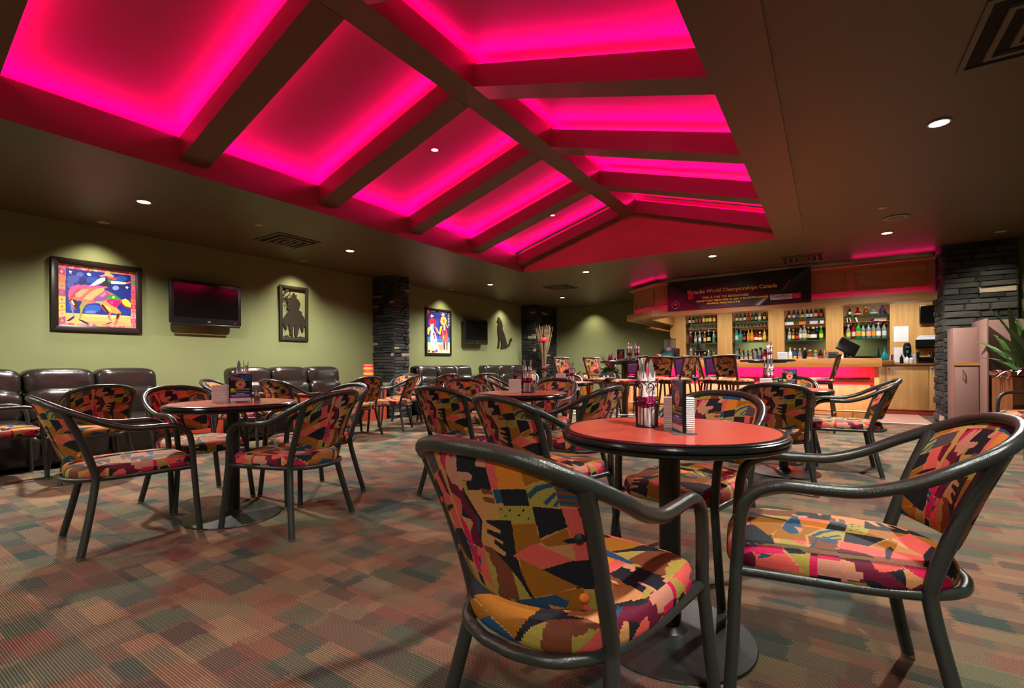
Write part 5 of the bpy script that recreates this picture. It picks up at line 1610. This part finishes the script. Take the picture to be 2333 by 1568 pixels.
MB().lathe([(.075, 0), (.075, .002), (.064, .002), (.064, 0)], 28).build('badge_ring', 'print_grey', bn, (.16, TY, .115), UPR)
def leaf_poly(cx, cz, s):
    pts = [(0, -1), (.08, -.45), (.5, -.55), (.42, -.3), (.95, .1), (.8, .2), (.9, .5), (.55, .42), (.5, .55), (.25, .3), (.3, .8), (.15, .7), (0, 1)]
    pts = pts + [(-x, y) for x, y in pts[-2:0:-1]]
    return [(cx + x * s, cz + z * s) for x, z in pts]
cutout('badge_leaf', [leaf_poly(.16, .115, .055)], bn, TY - .002, TY, 'print_pink')
cutout('flame_mark', [[(.40, .20), (.46, .19), (.50, .22), (.52, .26), (.49, .24), (.47, .24), (.50, .30), (.47, .36), (.47, .31), (.44, .40), (.43, .33), (.40, .36), (.41, .28), (.385, .25)]], bn, TY - .002, TY, 'print_pink')
for x in (.03, BW - .03):
    MB().lathe([(.012, 0), (.012, .003), (.006, .003)], 12).build('eyelet', 'brass', bn, (x, TY, BH - .03 + (.045 if x > 1 else 0)), UPR)
MB().tube([(.0, .06, BH - .02), (.0, -.005, BH - .02)], .004, 6).build('hanger', 'brass', bn)
# ================================================================== THINGS ON THE TABLES
ZT = .7612
FLY = [((16, 16, 40), [(0, 1), (1, 1), (1, 0), (0, 0)]), ((40, 20, 90), [(0, 1), (.45, 1), (.4, .8), (0, .75)]), ((20, 90, 150), [(.5, 1), (1, 1), (1, .78), (.6, .8)]), ((14, 14, 20), [(0, .78), (1, .80), (1, .50), (0, .50)]),
       ((232, 196, 40), blob(.5, .66, .24, .155, 16)), ((16, 14, 22), blob(.5, .655, .205, .13, 16)), ((210, 200, 210), blob(.5, .65, .17, .108, 16)), ((205, 20, 70), blob(.5, .65, .12, .075, 10)),
       ((205, 200, 30), [(.03, .51), (.22, .51), (.22, .43), (.03, .43)]), ((205, 200, 30), [(.03, .42), (.28, .42), (.28, .39), (.03, .39)]), ((150, 150, 150), [(.25, .5), (.95, .5), (.95, .475), (.25, .475)]), ((150, 150, 150), [(.28, .455), (.9, .455), (.9, .43), (.28, .43)]), ((205, 200, 90), [(.03, .375), (.9, .375), (.9, .35), (.03, .35)]),
       ((36, 34, 130), [(0, .32), (1, .32), (1, .16), (0, .16)]), ((220, 220, 235), [(.3, .30), (.68, .30), (.68, .275), (.3, .275)]), ((150, 150, 225), [(.05, .25), (.92, .25), (.92, .22), (.05, .22)]), ((150, 150, 225), [(.08, .205), (.9, .205), (.9, .18), (.08, .18)]),
       ((214, 60, 80), [(0, .15), (1, .15), (1, .11), (0, .11)]), ((225, 225, 230), [(0, .11), (1, .11), (1, 0), (0, 0)])]
FLY = [(srgb(*c), p) for c, p in FLY]
def flyer(x, y, z, rz, label, w=.105, h=.175, pinkish=False):
    t = thing('flyer_stand', label, 'flyer stand', (x, y, z), rz, 'karaoke flyer stands')
    MB().box(-w / 2 - .004, w / 2 + .004, .0, .0025, .004, h).build('front_pane', 'acrylic', t, smooth=False)
    MB().box(-w / 2 - .004, w / 2 + .004, .007, .0095, .004, h).build('back_pane', 'acrylic', t, smooth=False)
    MB().box(-w / 2 - .006, w / 2 + .006, -.03, .045, 0, .004).build('foot', 'acrylic', t, smooth=False)
    for s in (-1, 1):
        MB().box(s * (w / 2 + .003) - .002, s * (w / 2 + .003) + .002, -.001, .010, .004, h).build('edge_strip', 'black_plastic', t, smooth=False)
    MB().box(-w / 2 - .005, w / 2 + .005, -.001, .010, h, h + .004).build('edge_strip', 'black_plastic', t, smooth=False)
    sh = FLY
    p = print_panel('flyer_sheet', sh, srgb(20, 20, 40), w, h - .012, 60, 100, 'flyer_print', t, (-w / 2, -.0015, .008))
    text('flyer_heading', 'Karaoke', .026, 'l_pink', p, (w * .27, -.0012, h * .87), (math.pi / 2, .22, 0), ext=.0002, shear=.2)
    text('flyer_heading', 'Contest', .026, 'l_pink', p, (w * .38, -.0012, h * .80), (math.pi / 2, .22, 0), ext=.0002, shear=.2)
    print_panel('flyer_sheet', sh, srgb(20, 20, 40), w, h - .012, 60, 100, 'flyer_print', t, (w / 2, .0110, .008), (0, 0, math.pi))
    return t
def napkins(x, y, z, rz, label, w=.13, h=.11):
    t = thing('napkin_holder', label, 'napkin holder', (x, y, z), rz, 'napkin holders')
    for s in (-1, 1):
        nr = 15
        zig = [(s * .026 + s * (.0030 if k % 2 else 0), .004 + (h - .004) * k / (nr * 2)) for k in range(nr * 2 + 1)]
        MB().prism(zig + [(s * .0235, h), (s * .0235, .004)], -w / 2, w / 2, 'x').build('ribbed_plate', 'frosted', t, smooth=False)
    MB().box(-w / 2, w / 2, -.029, .029, 0, .003).build('floor_plate', 'frosted', t, smooth=False)
    for k in range(9):
        yy = -.022 + k * .0052
        m = MB()
        n = 14
        pts = []
        for i in range(n + 1):
            pts.append((-w / 2 + .003 + (w - .006) * i / n, yy + .0006 * (1 if i % 2 else -1)))
        vs = [(a, b - .0016, zz) for zz in (.004, h - .006 + .003 * math.sin(k)) for a, b in pts] + [(a, b + .0016, zz) for zz in (.004, h - .006 + .003 * math.sin(k)) for a, b in pts]
        N = n + 1
        fs = []
        for i in range(n):
            fs += [(i, i + 1, N + i + 1, N + i), (2 * N + i + 1, 2 * N + i, 3 * N + i, 3 * N + i + 1), (N + i, N + i + 1, 3 * N + i + 1, 3 * N + i), (i + 1, i, 2 * N + i, 2 * N + i + 1)]
        fs += [(0, N, 3 * N, 2 * N), (N - 1, 3 * N - 1, 4 * N - 1, 2 * N - 1)]
        m.add(vs, fs).build('napkin', 'napkin', t, smooth=False)
    return t
def shaker(x, y, z, label, h=.085):
    t = thing('salt_shaker', label, 'shaker', (x, y, z), 0, 'salt and pepper shakers')
    MB().lathe([(.019, 0), (.021, .004), (.016, h * .55), (.0145, h * .72)], 10).build('glass_body', 'clear_glass', t)
    MB().lathe([(.014, .003), (.0125, h * .45), (0, h * .45)], 10).build('salt', 'white_paper', t)
    MB().lathe([(.0155, h * .70), (.0165, h * .78), (.0145, h * .93), (.006, h), (0, h)], 12).build('cap', 'chrome', t)
    return t
def cutlery_roll(parent, x, y, tilt, az, seed, L=.21):
    """knife and fork in a napkin with a magenta band"""
    ox = Matrix.Translation((x, y, .006)) @ Matrix.Rotation(az, 4, 'Z') @ Matrix.Rotation(tilt, 4, 'X')
    r = random.Random(seed)
    def put(mb, name, m, smooth=True):
        o = mb.build(name, m, parent, smooth=smooth)
        o.matrix_local = ox
        return o
    roll = put(MB().lathe([(.013, 0), (.016, .02), (.0155, .15), (.018, .195), (.0, .190)], 10), 'napkin_roll', 'napkin')
    top = MB()
    for k in range(5):
        a = k * 1.2566
        top.add([(.017 * math.cos(a), .017 * math.sin(a), .188), (.017 * math.cos(a + 1.25), .017 * math.sin(a + 1.25), .188), (.021 * math.cos(a + .62), .017 * math.sin(a + .62), .218 + .012 * r.random())], [(0, 1, 2)])
    o = top.build('napkin_fold', 'napkin', roll, smooth=False)
    o = MB().lathe([(.0166, .075), (.0172, .076), (.0172, .118), (.0166, .119)], 12).build('paper_band', 'magenta_paper', roll)
    kn = MB().prism([(-.010, .15), (.010, .15), (.0125, .22), (.011, .255), (.003, .278), (-.008, .255)], -.0008, .0008, 'y')
    o = kn.build('knife', 'steel', roll, smooth=False)
    o.location = (0, .004, 0)
    fk = MB()
    fk.prism([(-.004, .14), (.004, .14), (.009, .22), (-.009, .22)], -.0007, .0007, 'y')
    for k in range(4):
        fk.box(-.009 + k * .005, -.006 + k * .005, -.0007, .0007, .22, .25)
    o = fk.build('fork', 'steel', roll, smooth=False)
    o.location = (.003, -.004, -.01)
def basket(x, y, z, label, full=True, rz=0.0, group='cutlery baskets', s=1.0):
    t = thing('cutlery_basket', label, 'basket', (x, y, z), rz, group)
    t.scale = (s, s, s)
    R = .042
    def circ(zz, r, n=28):
        return [(r * math.cos(6.2832 * k / n), r * math.sin(6.2832 * k / n), zz) for k in range(n)]
    MB().lathe([(R, 0), (R, .003), (0, .003)], 24).build('floor_disc', 'black_wire', t)
    for zz in (.004, .098, .186):
        MB().tube(circ(zz, R + .001), .0032, 6, closed=True).build('hoop', 'black_wire', t)
    for k in range(16 if full else 10):
        a = 6.2832 * k / (16 if full else 10)
        MB().tube([(R * math.cos(a), R * math.sin(a), .003), (R * math.cos(a), R * math.sin(a), .098)], .0019, 5).build('wire_bar', 'black_wire', t)
    for k in range(6):
        a0 = 6.2832 * k / 6
        pts = []
        for i in range(30):
            u = i / 29
            # S scroll between the two upper hoops
            if u < .3:
                q = u / .3
                th = math.pi * 1.9 * (1 - q)
                pts.append((.014 * (.35 + .65 * q) * math.cos(th) - .012, .168 + .014 * (.35 + .65 * q) * math.sin(th)))
            elif u < .7:
                q = (u - .3) / .4
                pts.append((.002 - q * .008, .168 - q * .052))
            else:
                q = (u - .7) / .3
                th = math.pi + math.pi * 1.9 * q
                pts.append((.008 + .014 * (1 - .65 * q) * math.cos(th), .116 + .014 * (1 - .65 * q) * math.sin(th)))
        MB().tube([((R + .001) * math.cos(a0 + px / R), (R + .001) * math.sin(a0 + px / R), pz) for px, pz in pts], .0023, 5).build('scroll', 'black_wire', t)
    rr2 = random.Random(int(x * 100))
    n = 4 if full else 3
    for k in range(n):
        a = 6.2832 * k / n
        cutlery_roll(t, .020 * math.cos(a), .020 * math.sin(a), rr2.uniform(-.10, .10), a + rr2.uniform(-.5, .5), k)
    return t
# nearest table
basket(-.573, 1.79, ZT, 'scrolled black wire basket of cutlery on the nearest table', True, .4, 'cutlery baskets', .92)
napkins(-.455, 1.79, ZT, .27, 'ribbed white napkin holder on the nearest table', .105, .115)
flyer(-.435, 1.695, ZT, -1.0, 'clear flyer stand seen nearly edge on, nearest table', .105, .178)
shaker(-.51, 1.87, ZT, 'salt shaker behind the napkins on the nearest table', .12)
# flyer table by the sofas
flyer(-3.28, 1.655, ZT, 1.04, 'dark karaoke flyer in front of cutlery, sofa side table', .125, .18)
napkins(-3.395, 1.585, ZT, 1.05, 'frosted napkin holder beside the karaoke flyer, sofa side table', .105, .115)
basket(-3.38, 1.72, ZT, 'wire cutlery basket behind the karaoke flyer, sofa side table', False)
shaker(-3.25, 1.75, ZT, 'salt shaker behind the karaoke flyer, sofa side table')
# middle table
napkins(-2.215, 3.385, ZT, .58, 'frosted napkin holder on the middle table', .105, .115)
flyer(-2.235, 3.49, ZT, .58, 'karaoke flyer behind the napkins on the middle table')
basket(-2.135, 3.45, ZT, 'wire cutlery holder on the middle table', False)
shaker(-2.075, 3.46, ZT, 'salt shaker on the middle table beside the cutlery', .11)
T4 = TABLES['T4']
napkins(T4[0] - .05, T4[1], ZT, .6, 'frosted napkin holder on the far round table')
basket(T4[0] + .09, T4[1] + .04, ZT, 'cutlery holder on the far round table', False)
shaker(T4[0] + .02, T4[1] + .10, ZT, 'salt shaker on the far round table')
flyer(-.285, 4.93, ZT, .12, 'dark karaoke flyer on the table before the bar')
napkins(-.465, 4.84, ZT, .15, 'frosted napkin holder on the table before the bar', .095, .10)
basket(-.455, 4.98, ZT, 'small wire cutlery basket on the table before the bar', False)
shaker(-.375, 4.90, ZT, 'left one of two shakers on the table before the bar')
shaker(-.345, 4.92, ZT, 'right one of two shakers beside the flyer before the bar')
# high tables
H1, H2, ZH = (-2.66, 7.22), (-.77, 8.24), 1.05
flyer(H1[0] - .06, H1[1], ZH, .55, 'pink karaoke flyer on the tall table before the green wall')
basket(H1[0] + .07, H1[1] + .02, ZH, 'left cutlery basket on the tall table before the green wall', False)
basket(H1[0] + .17, H1[1] + .08, ZH, 'right cutlery basket on the tall table before the green wall', False)
shaker(H1[0] + .12, H1[1] - .06, ZH, 'salt shaker on the tall table before the green wall')
basket(H2[0] + .03, H2[1] + .02, ZH, 'dark cutlery basket on the tall table in front of the bar', False)
napkins(H2[0] + .20, H2[1] + .02, ZH, .3, 'frosted napkin holder on the tall table in front of the bar')
# on the bar
flyer(-2.85, 9.75, 1.065, .2, 'pink flyer at the left end of the bar', .10, .13)
napkins(-2.70, 9.70, 1.065, .2, 'white napkin stack at the left end of the bar', .12, .09)
shaker(-3.25, 9.8, 1.065, 'white shaker at the left end of the bar', .12)
# a small red flower cup on the striped lamp table, phone on sofa arm
t = thing('candy_cup', 'small cup with a red flower beside the second sofa', 'cup', (-7.0, 5.72, .62))
MB().lathe([(.025, 0), (.032, .06), (.029, .06), (.022, .006), (0, .006)], 14).build('cup', 'clear_glass', t)
MB().lathe([(0, .06), (.028, .075), (.03, .10), (.015, .125), (0, .13)], 10).build('flower', 'ribbon_red', t)

# ================================================================== PLANTS
def blade(mb, base, az, length, width, rise, droop, n=7):
    """one curved strap leaf"""
    d = Vector((math.cos(az), math.sin(az), 0))
    s = Vector((-d.y, d.x, 0))
    vs, fs = [], []
    for i in range(n + 1):
        u = i / n
        p = Vector(base) + d * (length * u * math.cos(rise) * (1 + .2 * u)) + Vector((0, 0, length * (u * math.sin(rise) - droop * u * u)))
        w = width * (math.sin(math.pi * min(1, .18 + .82 * u)) ** .7) * (1 if u < .98 else .05)
        vs += [p - s * w, p + Vector((0, 0, -w * .35)), p + s * w]
    for i in range(n):
        a = i * 3
        fs += [(a, a + 1, a + 4, a + 3), (a + 1, a + 2, a + 5, a + 4)]
    mb.add(vs, fs)
# dried branches in the corner
t = thing('dried_branches', 'tall bundle of dried branches tied with a red ribbon', 'branches', (-6.45, 11.32, 0))
MB().lathe([(.13, 0), (.15, .02), (.17, .3), (.13, .55), (.10, .62), (.11, .66), (.09, .66), (.085, .6), (0, .58)], 24).build('floor_vase', 'pot_glaze', t)
rv = random.Random(11)
for k in range(60):
    a = rv.uniform(0, 6.28); r0 = rv.uniform(0, .05); r1 = rv.uniform(.05, .26)
    h = rv.uniform(1.75, 2.12)
    p0 = (r0 * math.cos(a), r0 * math.sin(a), .55)
    pm_ = (.055 * math.cos(a + rv.uniform(-.3, .3)), .055 * math.sin(a), 1.15)
    p1 = (r1 * math.cos(a), r1 * math.sin(a), h)
    MB().tube(smooth_path([p0, pm_, ((pm_[0] + p1[0]) / 2 + rv.uniform(-.02, .02), (pm_[1] + p1[1]) / 2, (1.15 + h) / 2), p1], 3), .007, 5, r2=.003).build('branch', 'dry_branch', t)
MB().lathe([(.085, 1.62), (.11, 1.64), (.115, 1.70), (.09, 1.73)], 20).build('ribbon', 'ribbon_red', t)
MB().lathe([(.075, .86), (.09, .88), (.09, .93), (.08, .95)], 20).build('ribbon', 'leaf_burgundy', t)
# big pot with leafy plants beside the bar
t = thing('potted_plant', 'glazed pot with green leaves and burgundy spikes by the bar', 'plant', (-4.15, 10.25, 0))
MB().lathe([(.20, 0), (.21, .02), (.15, .12), (.13, .3), (.19, .42), (.245, .56), (.25, .68), (.20, .78), (.16, .82), (.175, .85), (.15, .85), (.14, .80), (0, .78)], 32).build('pot', 'pot_glaze', t)
MB().lathe([(.155, .79), (0, .80)], 20).build('soil', 'soil', t)
rp = random.Random(4)
for k in range(26):
    mb = MB()
    blade(mb, (rp.uniform(-.06, .06), rp.uniform(-.06, .06), .80), rp.uniform(0, 6.28), rp.uniform(.28, .48), .045, rp.uniform(.4, 1.1), rp.uniform(.3, .8))
    mb.build('leaf', 'leaf_green', t)
for k in range(22):
    mb = MB()
    blade(mb, (.05 + rp.uniform(-.03, .03), rp.uniform(-.03, .03), .84), rp.uniform(0, 6.28), rp.uniform(.38, .55), .032, rp.uniform(.8, 1.4), rp.uniform(.1, .3))
    mb.build('spike_leaf', 'leaf_burgundy', t)
t = thing('small_pot', 'orange glazed urn beside the leafy plant', 'urn', (-4.55, 9.95, 0))
MB().lathe([(.13, 0), (.14, .02), (.10, .1), (.09, .3), (.13, .45), (.15, .58), (.13, .70), (.10, .76), (.115, .79), (.10, .79), (.09, .75), (0, .74)], 28).build('body', 'pot_orange', t)
MB().lathe([(.117, .785), (.122, .795), (.115, .805), (.10, .80)], 28).build('rim', 'pot_glaze', t)
# wooden planter at the right edge
px_, py_ = 1.98, 7.95
t = thing('planter_box', 'tall wooden planter with strap leaves at the right edge', 'planter', (px_, py_, 0), .12)
for k in range(4):
    a, b = [((-.24, .24), (-.26, -.24)), ((-.24, .24), (.24, .26)), ((-.26, -.24), (-.26, .26)), ((.24, .26), (-.26, .26))][k]
    MB().box(a[0], a[1], b[0], b[1], .04, .86).build('side_board', 'planter_wood', t, smooth=False)
MB().box(-.28, .28, -.28, -.24, .83, .88).box(-.28, .28, .24, .28, .83, .88).box(-.28, -.24, -.24, .24, .83, .88).box(.24, .28, -.24, .24, .83, .88).build('rim', 'planter_wood', t, smooth=False)
MB().box(-.24, .24, -.24, .24, .78, .82).build('soil', 'soil', t, smooth=False)
MB().box(-.23, .23, -.23, .23, 0, .04).build('foot', 'black_matte', t, smooth=False)
for k in range(46):
    mb = MB()
    blade(mb, (rp.uniform(-.12, .12), rp.uniform(-.10, .10), .82), rp.uniform(0, 6.28), rp.uniform(.65, 1.1), .036, rp.uniform(.75, 1.5), rp.uniform(.10, .40), 9)
    mb.build('strap_leaf', 'leaf_dark', t)
for k in range(90):
    mb = MB()
    a = rp.uniform(0, 6.28)
    blade(mb, (.24 * math.cos(a) + rp.uniform(-.05, .05), .24 * math.sin(a) + rp.uniform(-.05, .05), .83 + rp.uniform(0, .06)), a + rp.uniform(-.8, .8), rp.uniform(.08, .16), .018, rp.uniform(.2, 1.0), rp.uniform(.4, .9), 4)
    mb.build('trailing_leaf', 'leaf_plum' if k % 4 else 'flower_white', t)
# low pink laminate service counter in front of the wide pier
t = thing('service_stand', 'pale pink laminate service stand before the wide stone pier', 'stand', (0, 0, 0))
MB().box(1.44, 1.70, 8.80, 9.20, 0, 1.46).build('side_unit', 'pink_cabinet', t, bevel=.003)
dd = MB().box(1.455, 1.69, 8.785, 8.80, .06, .93).build('door', 'pink_cabinet', t, bevel=.003)
MB().box(1.44, 1.70, 8.775, 8.80, .945, .985).build('shelf_edge', 'maple_flat', t, smooth=False)
MB().tube(smooth_path([(1.53, 8.785, .88), (1.53, 8.755, .88), (1.53, 8.755, .78), (1.53, 8.785, .78)], 3), .006, 8).build('handle', 'chrome', dd)
MB().box(1.70, 1.72, 8.45, 9.20, 0, 1.55).build('divider', 'pink_cabinet', t, bevel=.002)
MB().box(1.72, 2.60, 8.80, 8.84, 0, 1.55).build('tall_panel', 'pink_cabinet', t, bevel=.002)
